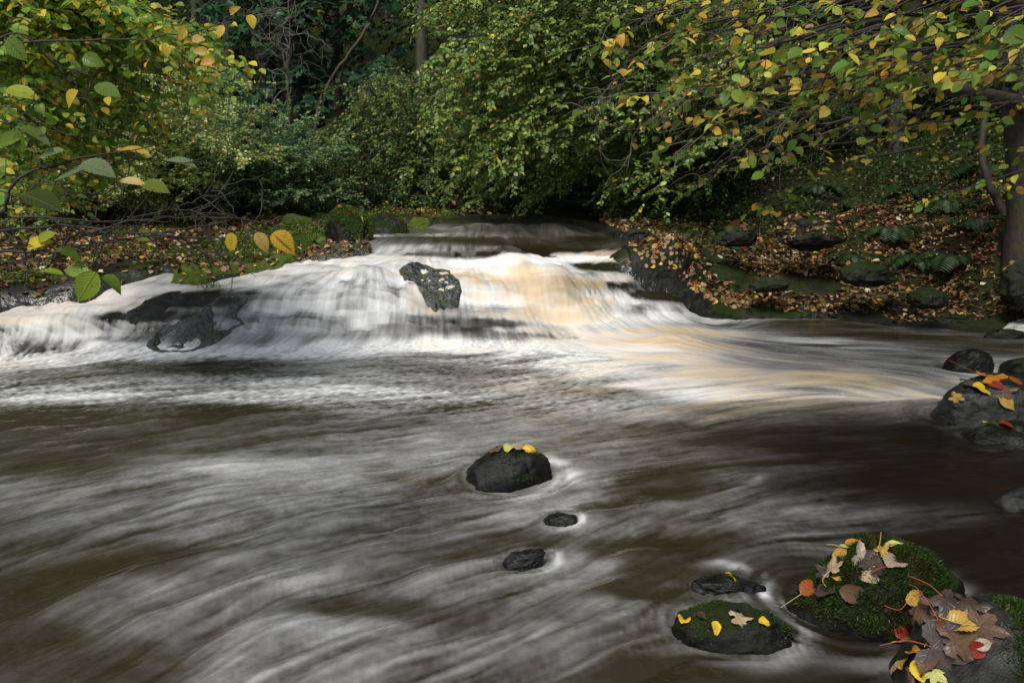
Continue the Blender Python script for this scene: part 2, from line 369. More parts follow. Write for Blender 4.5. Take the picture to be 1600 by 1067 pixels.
# ---- white water plus painted sky sheen (fraction), brown froth, at picture places
FC = [(700,347,.05,0),(760,347,.0,0),(830,347,.0,0),(650,354,.3,0),(700,352,.15,0),(740,352,.3,0),(775,352,.5,0),(810,355,.15,0),(850,354,.1,0),(900,358,.1,0),(800,361,.1,0),(690,362,.2,0),(600,367,.5,0),(700,367,.4,.1),(750,367,.35,.1),(820,367,.15,0),(880,366,.15,.1),(700,373,.05,0),(800,375,.05,.1),(650,375,.12,0),(750,376,.03,0),(860,376,.03,.1),(920,378,.0,.1),(700,388,.3,0),(800,391,.05,.1),(590,378,.3,0),(640,392,.55,0),(700,396,.42,0),(760,396,.2,0),(830,386,.0,.2),(880,390,.0,.2),(940,372,.0,.2),(985,381,.05,0),
 (770,409,1,.1),(850,403,1,.25),(910,402,1,.2),(955,398,.6,.9),(560,402,.8,.25),(620,405,.75,.1),(480,420,.7,.1),(400,432,.65,.1),(300,440,.6,.15),(640,418,.7,0),
 (600,440,.72,0),(560,470,.58,0),(500,480,.55,0),(450,505,.52,0),(600,500,.5,0),(540,520,.5,0),(660,510,.42,0),(705,515,.33,0),(740,480,.4,.2),(760,505,.3,0),(790,522,.35,0),(400,500,.5,0),(370,530,.5,0),(480,450,.65,0),(520,440,.6,0),
 (728,428,.8,.8),(760,425,.95,.3),(800,440,.8,.8),(850,450,.75,1),(890,440,.7,1),(905,470,.7,.9),(850,490,.8,.8),(830,518,.85,.6),(780,470,.85,.4),(750,450,.8,.3),(820,425,.9,.7),(870,500,.8,.8),
 (940,430,.55,.1),(945,460,.6,.1),(980,475,.55,0),(960,505,.72,.1),(1020,485,.5,0),(1000,450,.3,0),(1060,490,.65,0),(1040,462,.15,0),(1080,500,.7,0),(975,420,.2,0),
 (900,532,.95,.4),(1060,518,.95,.8),(1120,540,.9,.7),(1000,545,1,.3),(1030,530,.95,.7),(960,525,.95,.4),
 (0,492,.75,.3),(60,497,.85,.35),(150,480,.92,.35),(200,470,.8,.4),(230,455,.8,.3),(50,525,.45,0),(20,542,.15,0),(80,540,.4,0),(130,525,.7,.25),(170,540,.85,.1),(235,495,.3,0),(270,470,.15,0),(210,530,.3,0),(250,520,.25,0),(210,555,.85,0),(300,460,.3,0),
 (0,570,.75,.25),(60,563,.8,.2),(130,558,.75,.1),(250,551,.9,0),(400,550,.9,.05),(500,546,.9,0),(600,542,.9,.05),(700,540,.92,.15),(800,540,.95,.3),(860,545,.85,.1),
 (100,585,.15,0),(200,572,.1,0),(300,575,.05,0),(300,600,.42,0),(400,570,.1,0),(450,575,.2,0),(450,602,.6,0),(380,618,.6,0),(560,590,.35,0),(600,612,.6,0),(100,618,.48,0),(40,625,.5,0),(620,570,.2,0),(700,560,.25,0),(760,580,.15,0),(700,600,.25,0),(800,570,.45,0),(880,558,.65,0),(950,575,.8,.2),(850,600,.4,.2),(930,610,.4,.5),
 (0,660,.05,0),(200,650,.12,0),(100,642,.0,0),(350,642,.0,0),(480,652,.15,0),(600,650,.3,0),(750,640,.4,0),(900,640,.6,.1),(540,635,.35,0),
 (1000,600,.85,.2),(1100,580,.92,.6),(1200,590,.85,.6),(1300,590,.8,.8),(1380,600,.6,.6),(1440,612,.55,.2),(1100,618,.8,.1),(1000,645,.7,.1),(1120,640,.45,.5),(1220,632,.5,.5),(1300,640,.2,.2),(1350,615,.6,.3),(1430,640,.3,.1),(1060,560,.9,.5),(1170,560,.6,.3),(1250,565,.5,.3),
 (1150,508,.2,0),(1250,508,.02,0),(1270,535,.85,0),(1310,538,.5,0),(1230,540,.3,0),(1300,522,.05,0),(1400,528,.05,0),(1500,528,.1,0),(1580,545,.05,0),(1430,560,.35,0),(1350,560,.45,.2),(1450,580,.35,0),(1190,540,.2,0),
 (0,700,.12,0),(100,720,.08,0),(200,690,.1,0),(300,690,.2,0),(400,680,.2,0),(500,700,.35,0),(600,690,.5,0),(700,690,.62,0),(850,680,.6,.1),(950,680,.42,.2),(1050,675,.25,.3),(1150,680,.1,.2),(1250,690,.05,0),(1350,680,.1,0),(1450,680,.0,0),
 (350,735,.85,0),(280,742,.6,0),(450,730,.65,0),(600,722,.6,0),(660,750,.35,.3),(700,705,.65,0),(780,680,.6,0),
 (50,800,.35,0),(120,780,.4,0),(200,770,.42,0),(400,775,.5,0),(550,760,.5,0),(650,800,.4,0),(750,785,.55,0),(900,752,.7,0),(860,785,.7,0),(950,800,.2,0),(1000,760,.12,0),(1050,745,.1,0),(1150,748,.5,0),(1200,730,.2,0),(1250,750,.08,0),(1400,740,.0,0),
 (0,860,.25,0),(100,845,.25,0),(300,820,.42,0),(450,830,.42,0),(550,835,.35,0),(700,830,.3,0),(650,870,.25,0),(800,840,.2,0),(950,825,.45,0),(1050,850,.05,0),(1235,808,.6,0),(1275,825,.4,0),(1200,850,.1,0),(1300,840,.02,0),(1500,850,.0,0),(890,815,.5,0),
 (0,935,.0,0),(100,912,.0,0),(200,885,.0,0),(290,868,.05,0),(400,872,.35,0),(300,930,.42,0),(200,960,.25,0),(80,1000,.08,0),(500,910,.48,0),(600,890,.35,0),(520,945,.1,0),(600,950,.1,0),(690,965,.25,0),(700,920,.4,0),(800,920,.45,0),(880,885,.6,0),(900,910,.5,0),(900,960,.3,0),(1000,920,.05,0),(1050,890,.05,0),(1020,960,.4,0),(1060,1010,.3,0),(1000,860,.08,0),(1180,890,.15,0),
 (0,1050,.08,0),(130,1040,.08,0),(200,1010,.15,0),(300,1000,.38,0),(400,990,.42,0),(500,975,.65,0),(600,985,.55,0),(700,1010,.5,0),(600,1050,.5,0),(450,1050,.5,0),(800,980,.5,0),(900,1030,.3,0),(1000,1050,.02,0),(1100,1055,.0,0),(1300,1010,0,0),(1560,900,.0,0),(1500,760,.0,0),(1560,640,0,0)]
fpts = []
for (px, py, fo, tn) in FC:
    lo, hi = -.2, 1.2
    for _ in range(20):
        m = (lo + hi) / 2
        if Wf(PZ(px, py, m)[:2])[0] > m: lo = m
        else: hi = m
    fpts.append(PZ(px, py, (lo + hi) / 2)[:2])
fpts = np.array(fpts)
def warp2(p, w): return np.column_stack([p[:, 0] / np.maximum(p[:, 1], .5) * 6, np.log(np.maximum(p[:, 1], .5)) * 13 + w * 6.0])
fw = warp2(fpts, Wf(fpts)); gw = warp2(q, W)
gw[:, 0] += .08 * L_big; gw[:, 1] += .05 * L_mid
foam_sheen = np.empty(len(q)); tanv = np.empty(len(q))
fv = np.array([c[2] for c in FC]); tv = np.array([c[3] for c in FC])
for i in range(0, len(q), 20000):
    d2 = ((gw[i:i + 20000, None] - fw[None]) ** 2).sum(2); k = 1 / (d2 + .012) ** 2
    s = k.sum(1); foam_sheen[i:i + 20000] = (k * fv).sum(1) / s; tanv[i:i + 20000] = (k * tv).sum(1) / s
fall = smooth((W - .03) / .08) * smooth((.70 - W) / .04)                 # on the steep part
calm = smooth((q[:, 0] - .35 - .22 * (q[:, 1] - 2)) / 1.0) * smooth((5.2 - q[:, 1]) / .8)
near = smooth((4.2 - q[:, 1]) / 2.0)
poolz = smooth((q[:, 1] - 4.6) / .5) * (1 - smooth((W - .01) / .03)) * smooth((1.5 - q[:, 0]) / 1.5)
cxi = np.clip(((q[:, 0] - vx0) / vs + .5).astype(int), 0, len(ux) - 1); cyi = np.clip(((q[:, 1] - vy0) / vs + .5).astype(int), 0, len(uy) - 1)
crv = np.clip(cv_[cyi, cxi] * .05, -1, 1); stp = st_.reshape(UX.shape)[cyi, cxi]
foam_sheen = foam_sheen + fall * (.25 * crv + .12 * (np.clip(stp, 0, 1.2) - .45))
ftan = smooth(tanv / .35); foam_sheen = np.where(fall > 0, foam_sheen * (1 - fall) + fall * (foam_sheen + (1 - ftan) * ((foam_sheen - .62) * .7 - .10)), foam_sheen)
raw = foam_sheen
nearw_ = smooth((5.4 - q[:, 1]) / .8)
band = ((.11 - .045 * smooth((5.4 - q[:, 1]) / .8)) * L_big + .075 * L_mid * (1 - .45 * fall) + .05 * L_fine * (1 - .5 * fall))
band = band + (1 - fall) * nearw_ * (.035 * L_spark + .05 * L_c2) + poolz * (.13 * L_spark) - fall * .06 * L_big  # reflecting specks of the pool painted in as white
amp = .10 + 1.9 * np.clip(raw, 0, .45) ; amp *= 1 - .55 * smooth((raw - .75) / .25)
nearw = smooth((5.4 - q[:, 1]) / .8)
foam_sheen = np.clip((raw - .03 * nearw) * (1 - .50 * nearw) + band * amp * (1 - .42 * nearw), 0, 1)
foam_sheen = foam_sheen * (1 - .35 * smooth((W - .715) / .03) * (1 - smooth((foam_sheen - .45) / .2)))
foam_sheen = foam_sheen ** (1.3 - .22 * fall)
for (c_, r_) in obst[:9]:                                             # white water breaking against each stone
    dv = q - c_; d_ = np.linalg.norm(dv, axis=1) + 1e-6; rr_ = r_ * .95
    side_ = np.clip(.45 + .55 * dv[:, 0] / d_, 0, 1)
    foam_sheen = np.clip(foam_sheen + .42 * side_ * np.exp(-((d_ - rr_ * 1.05) / (.20 * rr_)) ** 2) * np.clip(.55 + .35 * L_mid + .25 * L_c2, 0, 1.3), 0, 1)
tanv = np.clip(1.35 * tanv - .05 + .15 * L_big * (tanv > .08) + .06 * L_mid * (tanv > .08), 0, 1)
# height: swell + silk relief
Z = W + .010 * L_big * (.3 + near * .7) * (1 - calm * .7) * (1 - fall * .5) + .0010 * L_mid * (1 - .5 * calm)
Z += fall * .003 * L_mid + .002 * poolz * L_spark
p3 = np.column_stack([q, np.zeros(len(q))])
Z += .004 * nearw * (1 - calm * .5) * L_c2
Z += .02 * (1 - calm) * near * fbm(p3 * 2.2, 2, 41)
veil = np.clip(1 - fall * (1 - smooth(foam_sheen / .5)) * .38, 0, 1)
# the river meets the bank
inb = sdW > 0
gz_edge = np.where(inb, Bf(q) - .03, 9)
Z = np.where(inb, np.minimum(Z, gz_edge - .12 * smooth(sdW / .15)), Z)
V = np.column_stack([q, Z])
keep = sdW < .15
fq = grid_faces(NR, NC, keep)
V2, fq2, ex = compact(V, fq, [foam_sheen, tanv, veil, calm, fall, L_mid])
wme = np_mesh('water', V2, fq2.ravel(), np.full(len(fq2), 4), attrs={'foam': ex[0], 'froth': ex[1], 'veil': ex[2], 'calm': ex[3], 'fall': ex[4]})
m = NT('river_water')
fo = m.attr('foam'); fr = m.attr('froth'); ve = m.attr('veil'); ca_ = m.attr('calm')
geo = m.n('ShaderNodeNewGeometry').outputs['Position']
n1 = m.noise(geo, 38, 3, .6); n2 = m.noise(geo, 9, 4, .6)
f2 = m.math('ADD', fo, m.math('MULTIPLY', m.math('SUBTRACT', n1, .5), m.math('MULTIPLY', m.math('SUBTRACT', 1.0, fo), m.math('MULTIPLY', fo, .5))), clamp=True)
foamcol = m.mix(fr, (.84, .84, .825), (.66, .51, .34))
deep = m.mix(n2, (.020, .018, .008), (.030, .025, .012))
deepc = m.mix(ca_, deep, (.022, .0185, .0115))
col = m.mix(f2, deepc, foamcol)
rough = m.mixf(f2, .12, .75)
bmp = m.bump(m.noise(m.scalev(geo, 1, 1, 1), 22, 3, .55), .012, .35)
prin = m.principled(color=col, rough=rough, ior=1.33, normal=bmp)
tr = m.n('ShaderNodeBsdfTransparent'); tr.inputs[0].default_value = (.42, .31, .18, 1)
clear = m.math('MULTIPLY', ca_, m.math('MULTIPLY', m.math('SUBTRACT', 1.0, f2), .55))
cover = m.math('MULTIPLY', ve, m.math('SUBTRACT', 1.0, clear))
tr2 = m.n('ShaderNodeBsdfTransparent'); 
trmix = m.n('ShaderNodeMixShader'); m.l(ca_, trmix.inputs[0]); m.l(tr2.outputs[0], trmix.inputs[1]); m.l(tr.outputs[0], trmix.inputs[2])
mx = m.n('ShaderNodeMixShader'); m.l(cover, mx.inputs[0]); m.l(trmix.outputs[0], mx.inputs[1]); m.l(prin, mx.inputs[2])
wmat = m.done(mx.outputs[0])
water = link_mesh('water', wme, wmat); tag(water, kind='structure')

# ---- ground sheet
def axis(lo, hi, c0, c1, fine, n):
    t = np.linspace(lo, hi, 4000); dn = np.where((t > c0) & (t < c1), fine, 1.0)
    dn = np.convolve(np.pad(dn, 100, 'edge'), np.ones(201) / 201, 'valid')
    c = np.cumsum(dn); c = (c - c[0]) / (c[-1] - c[0]); return np.interp(np.linspace(0, 1, n), c, t)
gx = axis(-45, 45, -7, 7.5, 12, 560); gy = axis(-12, 70, 5.5, 13, 14, 520)
XX, YY = np.meshgrid(gx, gy); gq = np.column_stack([XX.ravel(), YY.ravel()])
gz = ground_z(gq); gsd = river_sd(gq)
far_r = smooth((gq[:, 0] - 1.2) / .6)
moss = (1 - .6 * far_r) * smooth((fbm(np.column_stack([gq * 2.3, gz]), 4, 8) + .12 + .35 * smooth((gq[:, 0] + 4.2) / 1) * smooth((-.5 - gq[:, 0]) / .5)) / .25)
gfaces = grid_faces(len(gy), len(gx))
rocky = smooth((gq[:, 0] - .9) / .4) * smooth((.75 - gz) / .35) * smooth((.9 - gsd) / .4)
gme = np_mesh('ground', np.column_stack([gq, gz]), gfaces.ravel(), np.full(len(gfaces), 4), attrs={'moss': moss, 'wet': smooth((.25 - gsd) / .25), 'rocky': rocky})
m = NT('woodland_ground')
geo = m.n('ShaderNodeNewGeometry').outputs['Position']
na = m.noise(geo, 6, 6, .65); nb = m.noise(geo, 45, 5, .7); nc = m.noise(geo, 1.3, 3, .5)
soil = m.ramp(nb, [(.3, (.006, .004, .003)), (.55, (.016, .011, .007)), (.75, (.05, .033, .02))])
stone = m.ramp(na, [(.3, (.006, .006, .005)), (.6, (.018, .017, .013)), (.8, (.04, .037, .03))])
mosc = m.ramp(nb, [(.3, (.008, .014, .002)), (.55, (.035, .055, .008)), (.75, (.085, .12, .018))])
bed = m.mix(m.attr('rocky'), soil, stone)
bed = m.mix(m.attr('wet'), bed, stone)
mo = m.math('MULTIPLY', m.attr('moss'), m.sstep(m.math('ADD', nc, m.math('MULTIPLY', nb, .3)), .42, .62))
mo = m.math('MULTIPLY', mo, m.math('SUBTRACT', 1.0, m.math('MULTIPLY', m.attr('wet'), .75)))
col = m.mix(mo, bed, mosc)
rg = m.mixf(m.attr('wet'), .85, .25)
nd = m.noise(geo, 8, 3, .5); ne = m.noise(geo, 50, 2, .5); bm = m.bump(ne, .006, .8, m.bump(nd, .04, .9))
ground = link_mesh('ground', gme, m.done(m.principled(color=col, rough=rg, normal=bm, spec=m.mixf(m.attr('wet'), .08, .5))))
tag(ground, kind='structure')
# ================================================================= rocks
def rock_mat(name, base, mossy=.0, mosscol=(.05, .085, .012), rough=(.25, .6), scale=1.0, bumpd=.02, spec=(.5, .2)):
    m = NT(name); tc = m.n('ShaderNodeNewGeometry'); P = tc.outputs['Position']; N = tc.outputs['Normal']
    n1 = m.noise(P, 14 * scale, 6, .65); n2 = m.noise(P, 90 * scale, 4, .7); n3 = m.noise(P, 4 * scale, 3, .5)
    b = base; dk = tuple(c * .25 for c in b); lt = tuple(min(1, c * 1.9) for c in b)
    c = m.ramp(n1, [(.34, dk), (.5, b), (.64, lt)])
    sp = m.sstep(n2, .62, .72); c = m.mix(m.math('MULTIPLY', sp, .5), c, tuple(min(1, x * 3.2) for x in b))
    r = m.mixf(m.sstep(n3, .35, .65), rough[0], rough[1])
    hb = m.noise(P, 11 * scale, 3, .5); hs = m.noise(P, 60, 2, .5); bm = m.bump(hs, .004, .7, m.bump(hb, bumpd, 1.0))
    if mossy > 0:
        sx = m.n('ShaderNodeSeparateXYZ'); m.l(N, sx.inputs[0])
        f = m.math('ADD', m.math('MULTIPLY', sx.outputs[2], .5), m.math('ADD', m.math('MULTIPLY', n1, .6), m.math('MULTIPLY', n3, .5)))
        f = m.sstep(f, 1.15 - mossy * .75, 1.3 - mossy * .75)
        n4 = m.noise(P, 160 * scale, 3, .7)
        mc = m.ramp(m.math('ADD', m.math('MULTIPLY', n4, .6), m.math('MULTIPLY', n1, .4)), [(.3, tuple(x * .3 for x in mosscol)), (.52, mosscol), (.72, tuple(x * 1.9 for x in mosscol))])
        c = m.mix(f, c, mc); r = m.mixf(f, r, .9)
        bm2 = m.bump(n4, .004, 1.0, bm); bm = bm2
    sp_ = m.mixf(m.sstep(n3, .35, .65), spec[0], spec[1])
    return m.done(m.principled(color=c, rough=r, normal=bm, spec=sp_))
M_DARKWET = rock_mat('dark wet stone', (.007, .007, .006), .12, (.03, .045, .008), (.10, .35), 1.0, .03, (.35, .2))
M_DARKMOSS = rock_mat('dark mossy stone', (.008, .008, .006), .34, (.014, .022, .004), (.3, .6), spec=(.25, .08))
M_MOSS = rock_mat('mossy boulder', (.05, .045, .035), .85, (.075, .10, .012), (.5, .8), .8)
M_GREY = rock_mat('grey river stone', (.017, .017, .0135), .08, (.035, .06, .01), (.22, .5))
M_GREYMOSS = rock_mat('grey stone with moss', (.035, .035, .028), .42, (.02, .038, .006), (.3, .6))
M_SLATE = rock_mat('wet slate ledge', (.034, .034, .032), .30, (.05, .07, .012), (.05, .2), 1.6, .035, (.8, .6))
M_PALE = rock_mat('pale flat stone', (.42, .41, .36), .0, rough=(.35, .6))
M_LEDGE = rock_mat('mossy ledge stone', (.010, .010, .007), .55, (.016, .026, .005), (.4, .7), 1.0, .04, (.3, .12))
ROCKS = []
def rock(name, label, c0, c1, top, base, zb, mat, deep=.8, seed=1, peak=0.0, block=.25, rough=.10, sink=.5, cat='rock', group=None, facets=4, sub=5):
    cx = (c0 + c1) / 2; front = PZ(cx, base, zb); Yf = front[1]
    wpx = (c1 - c0) / F
    rx = wpx * Yf / (1 + PITCH * 0) / 2 / math.cos(PITCH) ** 0; ry = rx * deep
    Yc = Yf + ry * .85
    rx = wpx * Yc / 2 * .98
    ztop = PY(cx, top, Yc)[2]; H = max(ztop - zb, .02)
    cc = PY(cx, base, Yc); cc[2] = zb
    bm = bmesh.new(); bmesh.ops.create_icosphere(bm, subdivisions=sub, radius=1)
    v = np.array([x.co[:] for x in bm.verts]); fc = np.array([[a.index for a in f.verts] for f in bm.faces]); bm.free()
    rs = np.random.RandomState(seed)
    n = v.copy()
    pw = 1 - block * .5
    v = np.sign(v) * np.abs(v) ** pw; v /= np.linalg.norm(v, axis=1)[:, None] ** .55
    for k in range(facets):
        d = rs.randn(3); d[2] = abs(d[2]) * .7; d /= np.linalg.norm(d); off = rs.uniform(.62, .88)
        t = v @ d; ex = np.maximum(t - off, 0); v = v - d[None] * (ex * .75)[:, None]
    v = v * (1 + rough * 1.6 * fbm(n * 1.3 + seed * 3.1, 3, seed)[:, None]) + (rough * .55 * fbm(n * 4 + seed, 4, seed + 5))[:, None] * n - (rough * .8 * np.maximum(0, .25 - np.abs(fbm(n * 2.2 + seed, 3, seed + 6))))[:, None] * n
    v[:, 0] += peak * np.maximum(v[:, 2], 0) * (1 - np.abs(v[:, 0]) * .5)
    mn, mx_ = v.min(0), v.max(0)
    v[:, 0] = (v[:, 0] - (mn[0] + mx_[0]) / 2) / (mx_[0] - mn[0]) * 2
    v[:, 1] = v[:, 1] / max(abs(mn[1]), mx_[1]); v[:, 2] = np.where(v[:, 2] > 0, v[:, 2] / mx_[2], v[:, 2] / abs(mn[2]))
    zz = np.where(v[:, 2] > 0, v[:, 2] * H * 1.0, v[:, 2] * max(H * sink, .08))
    V = np.column_stack([v[:, 0] * rx, v[:, 1] * ry, zz])
    V += n * (.012 * rx * fbm(V * 9 / rx * .5 + seed, 3, seed + 4))[:, None] + n * (.006 * fbm(V * 40 + seed, 2, seed + 9))[:, None]
    me = np_mesh(name, V, fc.ravel(), np.full(len(fc), 3))
    o = link_mesh(name, me, mat, None, cc); tag(o, label, cat, group); ROCKS.append(o)
    return o
def poly_sd(poly, q):
    global rpoly
    sv = rpoly; rpoly = np.asarray(poly); r = river_sd(q); rpoly = sv; return r
def on_surf(px, py, f):
    lo, hi = -.3, 1.45
    for _ in range(22):
        m_ = (lo + hi) / 2
        if f(PZ(px, py, m_)[:2])[0] > m_: lo = m_
        else: hi = m_
    return PZ(px, py, (lo + hi) / 2)
def slab(name, label, pts, h, mat, basef=Wf, seed=1, res=.012, edge=.10, rough=.03, tilt=0.0, cat='rock', step=0.0, group=None):
    P = np.array([on_surf(a, b, basef) for a, b in pts]); poly = P[:, :2]
    mn = poly.min(0) - .12; mx_ = poly.max(0) + .12
    ax = np.arange(mn[0], mx_[0], res); ay = np.arange(mn[1], mx_[1], res); X, Y = np.meshgrid(ax, ay); qq = np.column_stack([X.ravel(), Y.ravel()])
    p3 = np.column_stack([qq, np.zeros(len(qq))])
    sd = poly_sd(poly, qq + .03 * np.column_stack([fbm(p3 * 6, 3, seed), fbm(p3 * 6, 3, seed + 1)]))
    b = basef(qq); t = np.clip(-sd / edge, -1, 1)
    prof = np.where(t > 0, np.sqrt(np.clip(1 - (1 - t) ** 2, 0, 1)), t * 1.5)
    nz = rough * (1.3 * fbm(p3 * 5 + seed, 5, seed + 3, .6) - 1.2 * np.maximum(0, .3 - np.abs(fbm(p3 * 4 + seed, 3, seed + 8))))
    if step: nz = nz + step * (np.round(3 * fbm(p3 * np.array([2.5, 5, 1]), 3, seed + 7)) / 3)
    z = b + h * prof + nz * np.clip(t, 0, 1) * 1.0 + tilt * (qq[:, 0] - poly[:, 0].mean()) * np.clip(t, 0, 1)
    fq_ = grid_faces(len(ay), len(ax), sd < .04)
    V_, f_, _ = compact(np.column_stack([qq, z]), fq_, [])
    c = V_.mean(0); me = np_mesh(name, V_ - c, f_.ravel(), np.full(len(f_), 4))
    o = link_mesh(name, me, mat, None, c); tag(o, label, cat, group); ROCKS.append(o); return o
gzf = lambda q_: ground_z(q_, False)

r_mid = rock('boulder', 'dark rounded boulder alone in midstream with yellow leaves on its crown', 722, 872, 699, 764, 0, M_DARKMOSS, .75, 3, .12, .2, .07)
rock('rock', 'small wet dark stone just below the midstream boulder, round and bare', 848, 908, 801, 824, 0, M_DARKWET, .8, 8, 0, .1, .1)
rock('rock', 'low wedge of black rock barely above the current, pointing left', 778, 856, 858, 889, 0, M_DARKWET, .5, 12, .55, .2, .12)
r_flat = rock('rock', 'flat glossy black rock carrying one yellow leaf, in front of the mossy boulder', 1070, 1200, 901, 931, 0, M_DARKWET, .6, 15, -.2, .3, .12)
r_low = rock('rock', 'low dark rock with thin moss and four fallen leaves at the bottom of the photo', 1034, 1252, 955, 1022, 0, M_DARKMOSS, .5, 21, .05, .3, .12)
r_moss = rock('boulder', 'large boulder thick with green moss, covered in brown sycamore leaves', 1186, 1514, 850, 1004, -.01, M_DARKMOSS, .72, 54, .10, .35, .13, sink=.5, facets=3)
r_grey = rock('boulder', 'smooth grey boulder in the bottom right corner heaped with wet leaves', 1348, 1690, 944, 1135, 0, M_GREY, .8, 33, -.05, .35, .05, facets=3)
rock('rock', 'smooth black humped rock at the edge of the fast water on the right', 1472, 1556, 546, 582, 0, M_DARKWET, .7, 38, 0, .1, .05)
r_right = rock('boulder', 'long grey boulder at the right edge with orange and yellow leaves on top', 1448, 1700, 588, 672, 0, M_GREY, .6, 42, -.1, .6, .06)
rock('rock', 'glistening grey rock tucked in front of the long grey boulder', 1505, 1650, 661, 697, 0, M_DARKWET, .6, 47, .1, .2, .09)
rock('rock', 'rounded olive grey rock cut off by the right edge of the photo', 1548, 1690, 754, 806, 0, M_GREY, .7, 51, .15, .2, .08)
rock('rock', 'dark mossy rock behind the long grey boulder at the right edge', 1556, 1680, 556, 592, 0, M_DARKMOSS, .6, 55, .2, .3, .08)
slab('rock', 'pale flat stone on the water margin at the right edge', [(1562,522),(1575,503),(1620,497),(1680,500),(1680,520),(1610,527)], .05, M_PALE, lambda q_: np.zeros(len(np.atleast_2d(q_))), 3, .012, .05, .01)
rock('rock', 'low mossy stone beside the pale flat stone', 1536, 1600, 514, 530, 0, M_DARKMOSS, .6, 60, 0, .2, .1)
# left bank
r_A = rock('boulder', 'tall mossy boulder at the head of the falls, steep on its left side', 508, 584, 321, 380, .72, M_DARKMOSS, .8, 71, -.25, .45, .10, sink=.5)  # dark stone colour stands in for its shaded left face
r_B = rock('boulder', 'broad mossy boulder with a tuft of grass beside the upper pool', 566, 638, 333, 365, .77, M_DARKMOSS, .7, 73, .05, .5, .07, sink=.3)
rock('rock', 'small moss topped rock at the edge of the upper riffle', 636, 673, 339, 355, .82, M_MOSS, .7, 75, 0, .3, .08, sink=.3)
rock('rock', 'olive green mossy rock half hidden behind the two big boulders', 545, 578, 326, 345, .82, M_MOSS, .7, 76, 0, .3, .08, sink=.3)
rock('rock', 'round brownish mossy rock under the bushes on the left bank', 394, 434, 320, 338, .88, M_MOSS, .7, 79, 0, .2, .07, sink=.3)
rock('rock', 'bright green mossy stone in the middle of the left bank', 437, 478, 334, 349, .84, M_MOSS, .7, 81, 0, .2, .07, sink=.3)
rock('rock', 'small dark green stone leaning on the bright green one', 456, 489, 338, 351, .83, M_MOSS, .7, 83, .1, .2, .07, sink=.3)
rock('rock', 'long low mossy stone under the near branch on the left', 95, 165, 321, 340, .9, M_MOSS, .6, 85, 0, .3, .08, sink=.3)
rock('rock', 'flat mossy stone among the leaf litter at the foot of the bushes', 110, 150, 341, 357, .8, M_MOSS, .7, 87, 0, .3, .08, sink=.3)
rock('rock', 'small mossy stone between the left bank bushes and the side channel', 340, 372, 334, 347, .85, M_MOSS, .7, 89, 0, .3, .08, sink=.3)
slab('rock', 'wet slaty rock shelf below the tall mossy boulder', [(497,392),(520,382),(560,378),(582,383),(580,396),(545,403),(505,408),(470,408)], .05, M_SLATE, Wf, 12, .012, .08, .05)
slab('rock', 'mossy rock knob where a side rill joins the left cascade', [(270,443),(280,420),(330,408),(400,412),(470,406),(440,416),(360,432),(310,446)], .07, M_MOSS, Wf, 14, .012, .08, .04)
slab('rock', 'wet rock with a mossy crest in the centre of the falls', [(622,422),(640,412),(668,416),(700,424),(716,440),(722,462),(706,480),(682,490),(664,476),(655,452),(632,442)], .024, M_SLATE, Wf, 16, .006, .07, .080, step=.02)
slab('rock', 'long diagonal outcrop of black wet slate in the left cascade', [(386,458),(352,462),(318,480),(300,497),(262,506),(240,522),(226,540),(250,551),(300,548),(345,534),(362,515),(385,505),(365,490),(388,472)], .034, M_SLATE, Wf, 18, .006, .07, .085, step=.02)
slab('rock', 'shallow rock hump veiled by thin water in the left cascade', [(195,492),(225,470),(280,460),(310,466),(280,478),(240,494),(205,505)], .018, M_DARKWET, Wf, 19, .01, .12, .02)
# right bank
slab('ledge', 'dark undercut ledge at the right shoulder of the falls', [(958,402),(985,392),(1030,388),(1080,396),(1120,415),(1110,436),(1065,446),(1020,441),(985,425)], .10, M_LEDGE, gzf, 22, .012, .12, .05, cat='rock')
slab('ledge', 'low dark ledge beside the foot of the falls on the right bank', [(1045,462),(1080,455),(1140,462),(1210,478),(1290,490),(1250,503),(1150,502),(1105,493)], .07, M_LEDGE, gzf, 24, .012, .1, .04, cat='rock')
slab('ledge', 'smooth greenish slab sloping under scattered leaves on the right bank', [(1055,400),(1100,385),(1150,398),(1165,430),(1150,458),(1090,452),(1060,430)], .06, M_LEDGE, gzf, 26, .012, .15, .02, cat='rock')
for i, (a, b, t, bs, zb, lb) in enumerate([(970, 1032, 357, 376, .76, 'dark mossy rock at the right end of the upper pool'), (1215, 1322, 336, 368, .84, 'big shadowed rock bulging out of the leafy right bank'),
        (1418, 1485, 449, 470, .32, 'mossy dark rock below the ferns on the right bank'), (1435, 1530, 484, 506, .03, 'mossy rock at the waterline of the right bank'),
        (1560, 1670, 408, 452, .42, 'dark green boulder at the foot of the big trunk'), (1170, 1232, 433, 447, .38, 'small dark rock poking out of the leaves on the right bank'),
        (1380, 1430, 470, 497, .04, 'low dark rock at the waterline, left of the mossy waterline rock'), (1120, 1185, 352, 372, .8, 'mossy hump of rock on the right bank above the ledges'), (1310, 1400, 408, 432, .5, 'dark ledge rock half buried in leaf litter')]):
    rock('rock', lb, a, b, t, bs, zb, M_LEDGE, .7, 100 + i * 3, (i % 3 - 1) * .25, .6, .16, sink=.9, facets=7)

